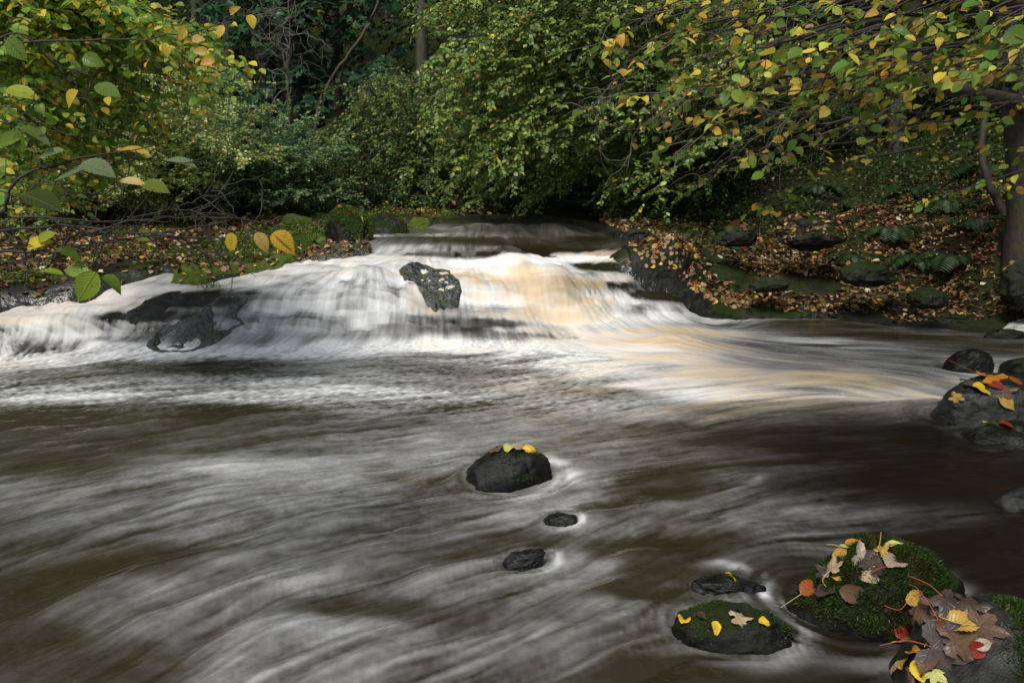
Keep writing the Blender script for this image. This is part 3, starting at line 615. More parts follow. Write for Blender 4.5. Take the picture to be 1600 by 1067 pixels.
rs_ = np.random.RandomState(404)
for i, (a, b, w_, h_, zb, lb) in enumerate([(505, 383, 34, 12, .69, 'small mossy stone at the foot of the tall mossy boulder'), (392, 368, 44, 15, .74, 'mossy stone in the green middle of the left bank'), (452, 374, 40, 13, .72, 'low mossy stone below the bright green stone'), (310, 386, 46, 14, .66, 'mossy stone where the brown litter meets the moss'),
      (350, 372, 36, 12, .72, 'little mossy stone beside the side channel'), (250, 400, 50, 15, .58, 'dark mossy stone on the left bank under the branch tips'), (180, 392, 52, 16, .60, 'mossy stone buried in brown leaves on the left'), (225, 436, 60, 16, .44, 'dark wet stone at the water edge of the left bank'),
      (70, 392, 60, 16, .6, 'dark stone among the leaves near the left edge'), (120, 430, 70, 18, .44, 'dark flat stone close to the left cascade'), (430, 350, 30, 10, .82, 'little green stone in front of the round brownish rock'), (280, 352, 44, 14, .8, 'mossy stone at the back of the left bank below the hawthorn'),
      (30, 440, 60, 16, .42, 'dark stone at the water edge by the left frame'), (545, 372, 26, 9, .74, 'tiny wet stone touching the tall mossy boulder'), (480, 356, 34, 10, .79, 'flat green stone left of the tall mossy boulder')]):
    rock('rock', lb, a - w_ / 2, a + w_ / 2, b - h_, b, zb, M_MOSS if (i not in (7, 8, 9, 12, 13)) else M_LEDGE, .7, 900 + i * 7, rs_.uniform(-.3, .3), .6, .14, sink=.9, facets=6, sub=4)
# ================================================================= leaves, twigs, trees
def oval_leaf(n, wid, ser=0.0, cup=.12, curl=.1):
    """outline of 2n+2 points, midrib of n+2: strips either side"""
    xs = np.linspace(0, 1, n + 2); w_ = wid * np.sin(np.pi * xs ** .85) ** .8; w_[0] = 0; w_[-1] = 0
    V = []; Fc = []
    for i, x in enumerate(xs): V.append((x, 0, -curl * x * x))
    up = {}; dn = {}
    for i in range(1, n + 1):
        s = 1 + ser * (1 if i % 2 else -1)
        up[i] = len(V); V.append((xs[i] - .03, w_[i] * s, cup * w_[i] / wid * .5 - curl * xs[i] ** 2))
        dn[i] = len(V); V.append((xs[i] - .03, -w_[i] * s, cup * w_[i] / wid * .5 - curl * xs[i] ** 2))
    for i in range(n + 1):
        a, b = i, i + 1
        if i == 0: Fc += [(a, b, up[b]), (a, dn[b], b)]
        elif b == n + 1: Fc += [(a, b, up[a]), (a, dn[a], b)]
        else: Fc += [(a, b, up[b]), (a, up[b], up[a]), (a, dn[b], b), (a, dn[a], dn[b])]
    return np.array(V, float), np.array(Fc)
UVM = {}
def maple_leaf(fine=True):
    lob = [(-150, .42), (-112, .72), (-86, .50), (-55, .95), (-28, .60), (0, 1.08), (28, .60), (55, .95), (86, .50), (112, .72), (150, .42)]
    pts = []
    if fine:
        for k in range(len(lob) - 1):
            (a0, r0), (a1, r1) = lob[k], lob[k + 1]
            for t in (0, .25, .5, .75):
                j = (.06 if t == .5 else -.02 if t else 0)
                pts.append((a0 + (a1 - a0) * t, r0 + (r1 - r0) * t + j))
        pts.append(lob[-1])
    else: pts = lob
    V = [(.0, 0, 0)]
    for a, r in pts: V.append((r * math.cos(R(a)) * .62 + .25, r * math.sin(R(a)) * .58, 0))
    V = np.array(V); V[0] = (.22, 0, .02)
    n = len(V); V = np.vstack([V, [(0.25 + (V[i, 0] - .25) * .5, V[i, 1] * .5, .03) for i in range(1, n)]])
    Fc = []
    for i in range(1, n - 1):
        a, b = i, i + 1; c, d_ = n + i - 1, n + i
        Fc += [(a, b, d_), (a, d_, c), (c, d_, 0)]
    rr = np.hypot(V[:, 0] - .25, V[:, 1]); th = np.arctan2(V[:, 1], V[:, 0] - .25); ax_ = np.radians([-112, -55, 0, 55, 112]); dd = th[:, None] - ax_[None]; dm = dd[np.arange(len(th)), np.abs(dd).argmin(1)]
    UVM[len(V)] = np.column_stack([rr * np.cos(dm), rr * np.sin(dm)])
    V[:, 2] += .22 * rr ** 2 * np.cos(3 * np.arctan2(V[:, 1], V[:, 0] - .25)) - .1 * rr
    return V, np.array(Fc)
T_FAR = (np.array([(0, 0, 0), (.5, .33, .07), (1, 0, -.05), (.5, -.33, .07)], float), np.array([(0, 2, 1), (0, 3, 2)]))
T_MID = (np.array([(0, 0, 0), (.28, .33, .06), (.68, .30, .04), (1, 0, -.12), (.68, -.30, .04), (.28, -.33, .06), (.5, 0, -.03)], float), np.array([(0, 6, 1), (1, 6, 2), (2, 6, 3), (3, 6, 4), (4, 6, 5), (5, 6, 0)]))
T_NEAR = oval_leaf(6, .36, .06, .15, .14)
T_MAPLE = maple_leaf(False)
T_NARROW = (np.array([(0, 0, 0), (.4, .12, .03), (1, 0, -.15), (.4, -.12, .03)], float), np.array([(0, 2, 1), (0, 3, 2)]))
def unit(a): return a / (np.linalg.norm(a, axis=-1, keepdims=True) + 1e-9)
def leaf_mesh(name, P, D, N, S, col, tmpl, rs, curlvar=.6):
    TV, TF = tmpl; D = unit(D); B = unit(np.cross(N, D)); N = np.cross(D, B); k = len(TV); n = len(P)
    cz = 1 + curlvar * rs.randn(n)
    wv_ = rs.uniform(.8, 1.15, n)
    V = P[:, None] + S[:, None, None] * (TV[None, :, 0:1] * D[:, None] + (TV[None, :, 1:2] * wv_[:, None, None]) * B[:, None] + (TV[None, :, 2:3] * cz[:, None, None]) * N[:, None])
    Fa = (TF[None] + (np.arange(n) * k)[:, None, None]).reshape(-1, 3)
    uv = np.tile(UVM.get(k, TV[:, :2]), (n, 1)); uv = np.column_stack([uv, np.repeat(rs.rand(n), k)])
    return np_mesh(name, V.reshape(-1, 3), Fa.ravel(), np.full(len(Fa), 3), True, cols=np.repeat(col, k, 0), uv=uv)
def tubes_mesh(name, lines, sides=4):
    """lines: list of (points (n,3), radii (n,))"""
    VV_, FF, off = [], [], 0
    ang = np.linspace(0, 2 * np.pi, sides, endpoint=False)
    for P, r in lines:
        P = np.asarray(P, float); n = len(P); T = unit(np.gradient(P, axis=0))
        ref = np.where(np.abs(T[:, 2:3]) > .85, np.array([[1., 0, 0]]), np.array([[0., 0, 1]]))
        U = unit(np.cross(T, ref)); Wd = np.cross(T, U)
        ring = P[:, None] + np.asarray(r)[:, None, None] * (np.cos(ang)[None, :, None] * U[:, None] + np.sin(ang)[None, :, None] * Wd[:, None])
        VV_.append(ring.reshape(-1, 3))
        i = np.arange(n - 1)[:, None] * sides; j = np.arange(sides)[None]; j2 = (j + 1) % sides
        FF.append((np.stack([i + j, i + j2, i + sides + j2, i + sides + j], -1).reshape(-1, 4)) + off); off += n * sides
    V_ = np.vstack(VV_); F_ = np.vstack(FF)
    return np_mesh(name, V_, F_.ravel(), np.full(len(F_), 4))
def leaf_mat(name, trans=.35, rough=.42, veins=False):
    m = NT(name); c = m.attr('tint', 'Color')
    P = m.n('ShaderNodeNewGeometry').outputs['Position']
    fl = m.attr('flow', 'Vector'); sx = m.n('ShaderNodeSeparateXYZ'); m.l(fl, sx.inputs[0])
    kw = {}
    if veins:
        ay_ = m.math('ABSOLUTE', sx.outputs[1]); ph = m.math('FRACT', m.math('MULTIPLY', m.math('SUBTRACT', sx.outputs[0], m.math('MULTIPLY', ay_, .9)), 9.0))
        v = m.math('SUBTRACT', 1.0, m.sstep(m.math('ABSOLUTE', m.math('SUBTRACT', ph, .5)), .0, .16))
        mid = m.math('SUBTRACT', 1.0, m.sstep(ay_, .0, .025)); v = m.math('MAXIMUM', m.math('MULTIPLY', v, .6), mid)
        kw['normal'] = m.bump(v, .002, .6)
        c = m.mix(m.math('MULTIPLY', v, .28), c, (.06, .05, .02))
        nz = m.noise(P, 140, 3, .6); nb_ = m.noise(P, 45, 3, .6)
        c = m.mix(m.math('MULTIPLY', m.sstep(nz, .60, .68), .6), c, (.07, .035, .012))
        c = m.mix(m.math('MULTIPLY', m.sstep(nb_, .55, .75), .3), c, (.22, .12, .03))
    pr = m.principled(color=c, rough=rough, spec=.32, **kw)
    t = m.n('ShaderNodeBsdfTranslucent'); tc_ = m.mix(.25, c, (.5, .55, .05)); m.l(c, t.inputs[0])
    mx = m.n('ShaderNodeMixShader'); mx.inputs[0].default_value = trans; m.l(pr, mx.inputs[1]); m.l(t.outputs[0], mx.inputs[2])
    return m.done(mx.outputs[0])
M_LEAF = leaf_mat('leaves'); M_LEAFV = leaf_mat('veined leaves', .42, .4, True); M_DEAD = leaf_mat('dead leaves', .12, .5, False); M_DEADV = leaf_mat('wet dead leaves', .08, .38, True)
def bark_mat(name, a, b, mossy=0):
    m = NT(name); P = m.n('ShaderNodeNewGeometry').outputs['Position']
    n = m.noise(m.scalev(P, 1, 1, .35), 40, 5, .65); n2 = m.noise(P, 5, 4, .6)
    c = m.ramp(n, [(.3, a), (.7, b)])
    if mossy: c = m.mix(m.math('MULTIPLY', m.sstep(n2, .5, .6), mossy), c, (.035, .05, .01))
    return m.done(m.principled(color=c, rough=.7, normal=m.bump(n, .012, .8)))
M_TWIG = bark_mat('dark twig bark', (.012, .009, .007), (.04, .03, .022))
M_BARK = bark_mat('beech bark', (.018, .014, .010), (.065, .05, .035), .5)
M_BARKD = bark_mat('dark beech bark', (.010, .008, .006), (.042, .030, .020), .4)
M_BARKR = bark_mat('reddish bark', (.035, .022, .014), (.10, .06, .035))
M_PALETWIG = bark_mat('pale bare twigs', (.06, .05, .04), (.17, .145, .115))

PAL = {
 'hazel_left': [((.13, .25, .025), 6), ((.21, .34, .035), 6), ((.36, .43, .07), 3.5), ((.70, .54, .06), 2.8), ((.62, .36, .03), .4)],
 'hazel_right': [((.09, .17, .02), 4.5), ((.18, .26, .03), 4), ((.40, .40, .06), 3.5), ((.64, .46, .06), 3.0), ((.45, .25, .03), .8), ((.2, .11, .04), .6)],
 'mid': [((.11, .18, .038), 9), ((.18, .26, .06), 7), ((.33, .40, .09), 3), ((.6, .42, .03), .7), ((.4, .25, .05), .4)],
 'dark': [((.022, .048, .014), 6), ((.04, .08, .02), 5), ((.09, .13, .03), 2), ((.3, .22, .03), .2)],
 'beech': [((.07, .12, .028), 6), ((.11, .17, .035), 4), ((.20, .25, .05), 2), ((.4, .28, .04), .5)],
 'sycamore': [((.03, .085, .035), 6), ((.045, .11, .045), 5), ((.02, .06, .02), 3), ((.30, .28, .03), .25)],
 'shrub': [((.12, .21, .09), 5), ((.17, .28, .11), 5), ((.27, .37, .14), 2), ((.36, .40, .13), .8)],
 'hawthorn': [((.20, .29, .07), 5), ((.32, .41, .10), 5), ((.52, .56, .20), 3), ((.45, .16, .04), .5), ((.3, .03, .02), .25)],
 'litter': [((.20, .115, .05), 5), ((.13, .068, .027), 5), ((.07, .036, .016), 6), ((.36, .25, .13), 3), ((.34, .19, .03), 1.4), ((.55, .38, .05), .8), ((.26, .05, .015), .4), ((.50, .40, .28), 1.2)],
 'moss': [((.05, .09, .010), 4), ((.09, .14, .015), 4), ((.14, .19, .03), 2)],
 'fern': [((.03, .075, .02), 5), ((.05, .11, .03), 4), ((.08, .13, .03), 2)],
}
def colors(pal, n, rs, var=.18):
    cs = np.array([c for c, _ in PAL[pal]]); ws = np.array([x for _, x in PAL[pal]], float); ws /= ws.sum()
    c = cs[rs.choice(len(cs), n, p=ws)]
    return np.clip(c * (1 + var * rs.randn(n, 1)) * (1 + .06 * rs.randn(n, 3)), .004, .9)
def sprays(arcs, rs, ntw, twl, step, size, pal, droop=.25, spread=.9, flat=.5, t0=.12, tr=.0016, ar=(.012, .003), sizevar=.22, clumpcol=True):
    """arcs: list of (A, B, lift).  Returns leaf arrays and twig lines."""
    LP, LD, LN, LC = [], [], [], []; lines = []
    for (A, B, lift) in arcs:
        A = np.asarray(A, float); B = np.asarray(B, float); L = np.linalg.norm(B - A)
        t = np.linspace(0, 1, 14)[:, None]; wob = np.cumsum(rs.randn(14, 3) * .012 * L, 0) * t * (1 - t) * 3
        cv = A * (1 - t) + B * t + np.array([0, 0, lift]) * 4 * t * (1 - t) + wob
        lines.append((cv, ar[0] * (1 - t[:, 0]) + ar[1]))
        tn = unit(np.gradient(cv, axis=0))
        n = max(1, int(ntw * L)); u = t0 + (1 - t0) * rs.rand(n) ** .85; u[0] = 1.0
        ui = u * 13; i0 = np.minimum(ui.astype(int), 12); fr_ = (ui - i0)[:, None]
        base = cv[i0] * (1 - fr_) + cv[i0 + 1] * fr_; tg = tn[i0]
        lat = unit(np.cross(tg, [0, 0, 1])) * np.sign(rs.randn(n, 1)) + rs.randn(n, 3) * .35
        dirn = unit(tg * (.55 + .3 * rs.rand(n, 1)) + lat * spread + np.array([0, 0, -droop]) + rs.randn(n, 3) * .15)
        ln = twl * rs.uniform(.45, 1.15, n); kk = max(2, int(twl / step))
        s = (np.arange(kk) + .6) / kk
        dr = np.array([0, 0, -1.0]) * droop * .8
        pos = base[:, None] + ln[:, None, None] * (s[None, :, None] * dirn[:, None] + (s ** 2)[None, :, None] * dr * .6)
        side = unit(np.cross(dirn, [0, 0, 1]) + 1e-3); alt = np.where(np.arange(kk) % 2, 1, -1)[None, :, None]
        LDi = dirn[:, None] * .55 + side[:, None] * alt * .8 + np.array([0, 0, -.25 - droop * .4]) + rs.randn(n, kk, 3) * .28
        LNi = np.array([0, -.35, 1.0]) * flat + rs.randn(n, kk, 3) * .42 + side[:, None] * .1
        LP.append(pos.reshape(-1, 3)); LD.append(LDi.reshape(-1, 3)); LN.append(LNi.reshape(-1, 3))
        if tr:
            for j in range(n):
                ss_ = np.array([0, .5, 1.0])[:, None]
                lines.append((base[j] + ln[j] * (ss_ * dirn[j] + ss_ ** 2 * dr * .6), np.array([tr * 1.6, tr, tr * .5])))
    P = np.vstack(LP); D = np.vstack(LD); N = np.vstack(LN); n = len(P)
    S = size * np.clip(1 + sizevar * rs.randn(n), .4, 1.7)
    col = colors(pal, n, rs)
    if clumpcol: col = col * (1 + .35 * fbm(P * 1.4, 2, 31))[:, None]
    return P, D, N, S, np.clip(col, .003, .9), lines
def plant(name, label, cat, base, arcs, seed, ntw, twl, step, size, pal, tmpl=T_MID, trunk=None, trunkmat=None, group=None, mat=None, twigmat=None, sides=3, fol='foliage', **kw):
    rs = np.random.RandomState(seed); base = np.asarray(base, float)
    root = empty(name, base); tag(root, label, cat, group)
    P, D, N, S, col, lines = sprays(arcs, rs, ntw, twl, step, size, pal, **kw)
    link_mesh(fol, leaf_mesh(fol, P - base, D, N, S, col, tmpl, rs), mat or M_LEAF, root)
    if lines: link_mesh('branches', tubes_mesh('branches', [(a - base, r) for a, r in lines], sides), twigmat or M_TWIG, root)
    if trunk: link_mesh('trunk', tubes_mesh('trunk', [(np.asarray(a, float) - base, r) for a, r in trunk], 12), trunkmat or M_BARK, root)
    return root
def curve(pts, n=16, wob=0, rs=RS):
    pts = np.asarray(pts, float); t = np.linspace(0, len(pts) - 1, n); out = np.column_stack([np.interp(t, np.arange(len(pts)), pts[:, k]) for k in range(3)])
    if len(pts) > 2:
        for _ in range(3): out[1:-1] = (out[:-2] + 2 * out[1:-1] + out[2:]) / 4
    if wob: out[1:-1] += rs.randn(n - 2, 3) * wob
    return out
def dome_arcs(c, r, n, rs, root=None, up=.2, lo=-.4):
    """arching stems from the root towards points through an uneven dome"""
    c = np.asarray(c, float); r = np.asarray(r, float); root = np.asarray(root if root is not None else c - [0, 0, r[2]], float); out = []
    for i in range(n):
        d_ = rs.randn(3); d_[2] = rs.uniform(lo, 1.0); d_ /= np.linalg.norm(d_); k = rs.uniform(.55, 1.0) ** .5 * (1 + .18 * rs.randn())
        e = c + d_ * r * k; out.append((root + rs.randn(3) * .08, e, up * np.linalg.norm(e - root) * rs.uniform(.4, 1)))
    return out
def GZ(x, y): return float(ground_z(np.array([[x, y]]), False)[0])
rs = np.random.RandomState(5)
# ---- A: yellowing hazel hanging in from the left
base = (-6.6, 7.6, GZ(-6.6, 7.6)); arcs = []
ends = [(335,60,4.6),(325,110,4.8),(250,40,4.4),(170,20,4.6),(300,85,5.2),(230,105,5.0),(150,90,4.8),(80,60,4.5),(60,130,4.6),(130,160,5.0),(200,175,5.6),(220,215,5.6),(120,220,5.4),(30,190,4.8),(70,260,5.2),(150,265,5.6),(20,290,5.0),(100,320,5.6),(170,240,6.0),(40,20,4.2),(110,15,4.8),(290,40,5.4),(10,240,4.4),(240,140,5.8),(60,100,5.5),(0,150,4.2),(190,60,5.6),(140,130,6),(270,75,6.0),(310,130,6.0),(30,80,4.4),(100,170,4.6),(210,30,4.6),(260,80,4.8),(280,60,5.2),(240,170,5.6),(180,210,5.6),(210,260,6),(60,230,4.8),(110,280,5.2),(320,80,5.2),(160,40,5.0),(10,330,5.6),(200,130,5)]
for i, (a, b, Y) in enumerate(ends):
    e = PY(a, b, Y); s0 = PY(-170 + 90 * rs.rand(), b * .75 - 90 + 40 * rs.randn(), Y + .2 + .5 * rs.rand()); arcs.append((s0, e, .08))
tp = [(base, (-6.3, 7.3, 1.5), (-5.9, 6.8, 2.6), (-5.4, 6.0, 3.6)), (base, (-6.9, 7.0, 1.6), (-6.2, 6.2, 2.4), (-4.9, 5.4, 2.6)), (base, (-5.9, 7.2, 1.3), (-5.2, 6.4, 1.9), (-4.4, 5.2, 2.0))]
plant('hazel_tree', 'hazel with yellow and green leaves reaching in from the upper left', 'tree', base, arcs, 1, 15, .42, .034, .050, 'hazel_left', T_NEAR,
      [(curve(t_, 18, .01), np.linspace(.055, .02, 18)) for t_ in tp], M_BARK, mat=M_LEAFV, droop=.12, flat=1.0, tr=.0016, ar=(.008, .002))
# ---- C: hazel and big trunk on the right
bx_, by_ = PY(1602, 400, 8.0)[:2]; base = np.array([bx_, by_, GZ(bx_, by_) - .05]); arcs = []
rs = np.random.RandomState(6)
ends = [(1010,150,4.9),(960,90,5.4),(980,40,5.2),(1060,60,4.6),(1100,110,4.4),(1050,210,5.2),(1150,60,4.8),(1200,90,4.2),(1110,180,5.0),(1180,150,4.5),(1250,40,4.4),(1300,70,4.0),(1350,100,4.4),(1280,130,4.6),(1230,200,5.0),(1330,160,4.8),(1400,60,4.0),(1440,120,3.9),(1500,70,3.6),(1540,120,3.5),(1580,40,3.4),(1570,95,3.2),(1590,140,3.4),(1170,235,5.2),(1280,190,5.0),(1360,200,5.2),(1090,20,5.0),(1200,20,4.6),(1330,20,4.6),(1450,20,4.2),(1000,10,5.4),(1130,250,5.8),(1120,130,5.6),(1020,190,5.8),(1440,180,5.0),(1500,230,5.6),(1250,160,5.4),(1400,150,5.2),(1180,20,5.4),(1300,100,5.4),(1240,90,5.6),(950,60,5.8),(1060,120,5.6),(1180,320,6.2),(1450,310,6.6),(1400,120,4.6),(1340,130,5.0)]
for i, (a, b, Y) in enumerate(ends):
    e = PY(a, b, Y); s0 = PY(a + 260 + 260 * rs.rand(), b - 60 - 110 * rs.rand(), Y + .8 * rs.rand()); arcs.append((s0, e, .06))
def TP(l): return [PY(*t_) for t_ in l]
trunk = [(curve([base, PY(1596, 330, 8.0), PY(1590, 200, 7.9), PY(1574, 80, 7.8), PY(1572, -60, 7.8), PY(1560, -400, 7.8)], 30, .006), np.concatenate([np.linspace(.20, .135, 6), np.linspace(.13, .085, 24)])),
         (curve(TP([(1600, 165, 7.7), (1540, 150, 7.0), (1440, 128, 6.4), (1340, 125, 6.0), (1230, 140, 5.8), (1190, 150, 5.6)]), 24, .008), np.linspace(.075, .018, 24)),
         (curve(TP([(1590, 130, 7.7), (1500, 112, 6.8), (1400, 108, 6.2), (1300, 112, 5.9), (1210, 122, 5.8)]), 24, .008), np.linspace(.055, .012, 24)),
         (curve(TP([(1700, -60, 5.0), (1500, 10, 4.6), (1300, 45, 4.4), (1180, 75, 4.4)]), 22, .006), np.linspace(.025, .006, 22)),
         (curve(TP([(1760, 10, 8.2), (1600, 8, 7.6), (1400, -20, 7.2)]), 12, .006), np.linspace(.07, .04, 12))]
plant('hazel_tree', 'stout trunked tree at the right edge with yellow leaved boughs across the upper right', 'tree', base, arcs, 2, 5.2, .42, .068, .060, 'hazel_right', T_NEAR,
      trunk, M_BARKD, mat=M_LEAFV, droop=.15, flat=.85, sizevar=.36, tr=.0017, ar=(.009, .0025), sides=4)
# ---- D: green hazel over the head of the river
rs = np.random.RandomState(9); bx_, by_ = PY(1078, 332, 11.4)[:2]; base = np.array([bx_, by_, GZ(bx_, by_)]); arcs = []
for i in range(120):
    v = rs.rand(); a = 640 + 430 * v + 40 * rs.randn(); lowr = 300 + 30 * math.sin(a / 60); b = rs.uniform(-40, 320)
    lim = 620 + max(0, (b - 120)) * .55
    if a < lim - 20 + 50 * rs.rand(): a = lim + rs.rand() * 200
    Y = rs.uniform(9.3, 11.6); e = PY(a, b, Y); s0 = e + np.array([rs.uniform(1.1, 2.2), rs.uniform(.1, .6), rs.uniform(.35, 1.1)]); arcs.append((s0, e, .16))
tr_ = [(curve([base, PY(1060, 250, 11), PY(1010, 120, 10.6), PY(960, 20, 10.4), PY(1000, -150, 10.8)], 20, .01), np.linspace(.06, .03, 20))]
for k in range(9): tr_.append((curve([base + [.1 * rs.randn(), .1 * rs.randn(), 0], PY(1070 - 14 * k, 180, 11), PY(1020 - 30 * k + 20 * rs.randn(), 40, 10.6), PY(960 - 28 * k, -80, 10.2)], 16, .01), np.linspace(.022, .008, 16)))
plant('hazel_tree', 'bright green hazel arching down over the head of the river', 'tree', base, arcs, 3, 17, .5, .034, .052, 'mid', T_MID, tr_, M_TWIG, droop=.08, flat=.8, tr=.0018, ar=(.008, .003))
# second, behind it and higher
arcs = []
for i in range(90):
    e = PY(rs.uniform(640, 1110), rs.uniform(-60, 330), rs.uniform(11.8, 13.5)); arcs.append((e + np.array([rs.uniform(.4, 1.6), .4, rs.uniform(.6, 1.4)]), e, .1))
b2 = np.array([2.6, 13.4, GZ(2.6, 13.4)])
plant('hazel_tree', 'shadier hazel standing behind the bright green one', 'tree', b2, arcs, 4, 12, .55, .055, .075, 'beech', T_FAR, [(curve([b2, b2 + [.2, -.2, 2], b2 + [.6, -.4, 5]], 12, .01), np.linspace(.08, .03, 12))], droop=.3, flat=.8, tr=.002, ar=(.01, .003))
# ---- E: dark layered beech in the middle
arcs = []; rs = np.random.RandomState(12); bE = np.array([-1.6, 14.2, GZ(-1.6, 14.2)])
for i in range(110):
    a = rs.uniform(500, 800); top = 130 + max(0, 560 - a) * .6; b = rs.uniform(top, 318); e = PY(a, b, rs.uniform(12.0, 13.6)); arcs.append((e + np.array([rs.uniform(.2, 1.3) * (1 if a > 560 else 1), .8, rs.uniform(.25, .8)]), e, .12))
plant('beech_tree', 'dark beech with layered drooping boughs behind the upper pool', 'tree', bE, arcs, 5, 15, .5, .045, .06, 'beech', T_FAR, [(curve([bE, bE + [.1, 0, 2.5], bE + [0, .2, 6]], 12, .01), np.linspace(.14, .07, 12))], droop=.22, flat=1.2, tr=.002, ar=(.01, .003))
# ---- F: round small-leaved shrub and hawthorn on the left
bF = PY(395, 318, 11.6); bF[2] = GZ(bF[0], bF[1])
arcs = dome_arcs(bF + [0, 0, .55], (1.45, .9, 1.05), 210, np.random.RandomState(21), bF, .1, -.45)
plant('shrub', 'rounded blue green shrub with tiny leaves left of the dark hollow', 'shrub', bF, arcs, 6, 18, .26, .022, .043, 'shrub', T_FAR, droop=.1, flat=.6, tr=.0015, ar=(.006, .002), t0=.35)
bH = PY(150, 318, 10.4); bH[2] = GZ(bH[0], bH[1])
arcs = dome_arcs(bH + [0, 0, .9], (2.0, 1.0, 1.35), 150, np.random.RandomState(22), bH, .1, -.4)
for (a, b, Y, c_, d_) in [(388,130,9.2,250,95),(360,163,9.2,200,130),(383,247,9.0,210,170),(330,175,9.3,180,140),(345,230,9.2,200,165),(300,140,9.4,150,120),(370,215,9.4,250,170),(290,200,9,150,150)]:
    arcs.append((PY(c_, d_, Y + .6), PY(a, b, Y), .12))
plant('hawthorn_bush', 'hawthorn with arching sprays of tiny yellow green leaves on the left bank', 'shrub', bH, arcs, 7, 20, .30, .024, .040, 'hawthorn', T_FAR, [(curve([PY(170, 270, 9.9), PY(200, 225, 9.8), PY(240, 190, 9.7)], 8), np.linspace(.03, .015, 8))], M_TWIG, droop=.12, flat=.7, tr=.0016, ar=(.008, .002), t0=.25)
# small-leaved bush at the far left and low one between
bK = np.array([-7.4, 11.0, GZ(-7.4, 11.0)])
plant('shrub', 'dense green bush at the left edge behind the hazel', 'shrub', bK, dome_arcs(bK + [0, 0, 1.2], (1.9, 1.0, 1.9), 90, np.random.RandomState(23), bK, .1), 8, 12, .35, .03, .045, 'shrub', T_FAR, droop=.15, flat=.6, tr=.0018, ar=(.008, .002), t0=.3)
bK = np.array([-2.3, 12.6, GZ(-2.3, 12.6)])
plant('shrub', 'low dark shrub between the round shrub and the upper pool', 'shrub', bK, dome_arcs(bK + [0, 0, .35], (1.3, .6, .75), 60, np.random.RandomState(24), bK, .1), 9, 13, .3, .03, .04, 'dark', T_FAR, droop=.15, flat=.6, tr=.0018, ar=(.006, .002), t0=.3)
bK = np.array([1.6, 12.6, GZ(1.6, 12.6)])
plant('shrub', 'low leafy shrub on the right of the upper pool under the hazel', 'shrub', bK, dome_arcs(bK + [0, 0, .3], (1.6, .6, .6), 60, np.random.RandomState(25), bK, .1), 10, 13, .3, .03, .045, 'fern', T_FAR, droop=.15, flat=.6, tr=.0018, ar=(.006, .002), t0=.3)
# ---- G: sycamore in the hollow
arcs = []; rs = np.random.RandomState(31); bG = np.array([-5.6, 16.5, GZ(-5.6, 16.5)])
for i in range(80):
    a = rs.uniform(320, 640); b = rs.uniform(-70, 195 - abs(a - 450) * .25); e = PY(a, b, rs.uniform(14.3, 16)); arcs.append((e + np.array([rs.uniform(-.5, .9), 1.0, rs.uniform(.1, .9)]), e, .1))
plant('sycamore_tree', 'dark blue green sycamore foliage above the shadowed hollow', 'tree', bG, arcs, 11, 5, .6, .1, .19, 'sycamore', T_MAPLE,
      [(curve([bG, bG + [.1, 0, 3], bG + [0, 0, 9]], 10, .01), np.linspace(.2, .12, 10))], M_BARK, droop=.35, flat=.9, tr=.003, ar=(.014, .004))
# ---- H: trunks in the hollow
def trunk_tree(name, label, pts, r0, r1, mat, crown=None, seed=1, pal='dark', group=None):
    P_ = [PY(*p) for p in pts]; b_ = P_[0].copy(); b_[2] = GZ(b_[0], b_[1]) - .05; P_ = [b_] + P_[1:]
    root = empty(name, b_); tag(root, label, 'tree', group)
    line = curve(P_, 24, .008, np.random.RandomState(seed))
    link_mesh('trunk', tubes_mesh('trunk', [(line - b_, np.linspace(r0, r1, 24))], 10), mat, root)
    return root, b_, line
root, b_, line = trunk_tree('ivy_clad_tree', 'thick ivy covered trunk in the dark hollow', [(466, 240, 15), (464, 160, 15), (462, 60, 15), (465, -120, 15)], .15, .11, M_BARK)
rs = np.random.RandomState(41); n = 2600; t = rs.rand(n) * 22.9; i0 = t.astype(int); c = line[i0] + (line[i0 + 1] - line[i0]) * (t - i0)[:, None]; a = rs.rand(n) * 6.28
o_ = np.column_stack([np.cos(a), np.sin(a), np.zeros(n)]); link_mesh('ivy', leaf_mesh('ivy', c + o_ * rs.uniform(.13, .22, (n, 1)) - b_, o_ * .4 + np.array([0, 0, -1]) + rs.randn(n, 3) * .3, o_ + rs.randn(n, 3) * .3, rs.uniform(.04, .07, n), colors('dark', n, rs), T_FAR, rs), M_LEAF, root)
trunk_tree('slender_tree', 'thin reddish trunk leaning right out of the hollow', [(480, 232, 14.2), (494, 175, 14.2), (512, 130, 14.2), (545, 85, 14), (575, 45, 14), (592, 5, 14), (600, -60, 14)], .036, .018, M_BARKR, seed=2)
trunk_tree('slender_tree', 'thin straight stem just left of the ivy covered trunk', [(455, 225, 14.4), (454, 190, 14.4), (452, 150, 14.4), (440, 60, 14.6), (430, -60, 14.8)], .03, .015, M_BARKR, seed=3)
trunk_tree('slender_tree', 'dark sloping trunk crossing the top of the sycamore leaves', [(490, 250, 17), (530, 60, 17), (550, 0, 17), (570, -100, 17)], .08, .05, M_TWIG, seed=4)
trunk_tree('tall_tree', 'pale bare trunk at the top left beyond the hazel', [(196, 250, 16.5), (200, 120, 16.5), (203, 0, 16.5), (206, -200, 16.5)], .07, .06, M_BARKR, seed=5)
trunk_tree('tall_tree', 'second bare trunk at the top left, nearer the hollow', [(300, 250, 17), (303, 120, 17), (305, 0, 17), (308, -200, 17)], .08, .06, M_BARK, seed=6)
trunk_tree('tall_tree', 'grey trunk standing between the sycamore and the left hazel', [(338, 250, 16), (342, 120, 16), (345, 0, 16), (350, -200, 16)], .05, .04, M_BARK, seed=7)
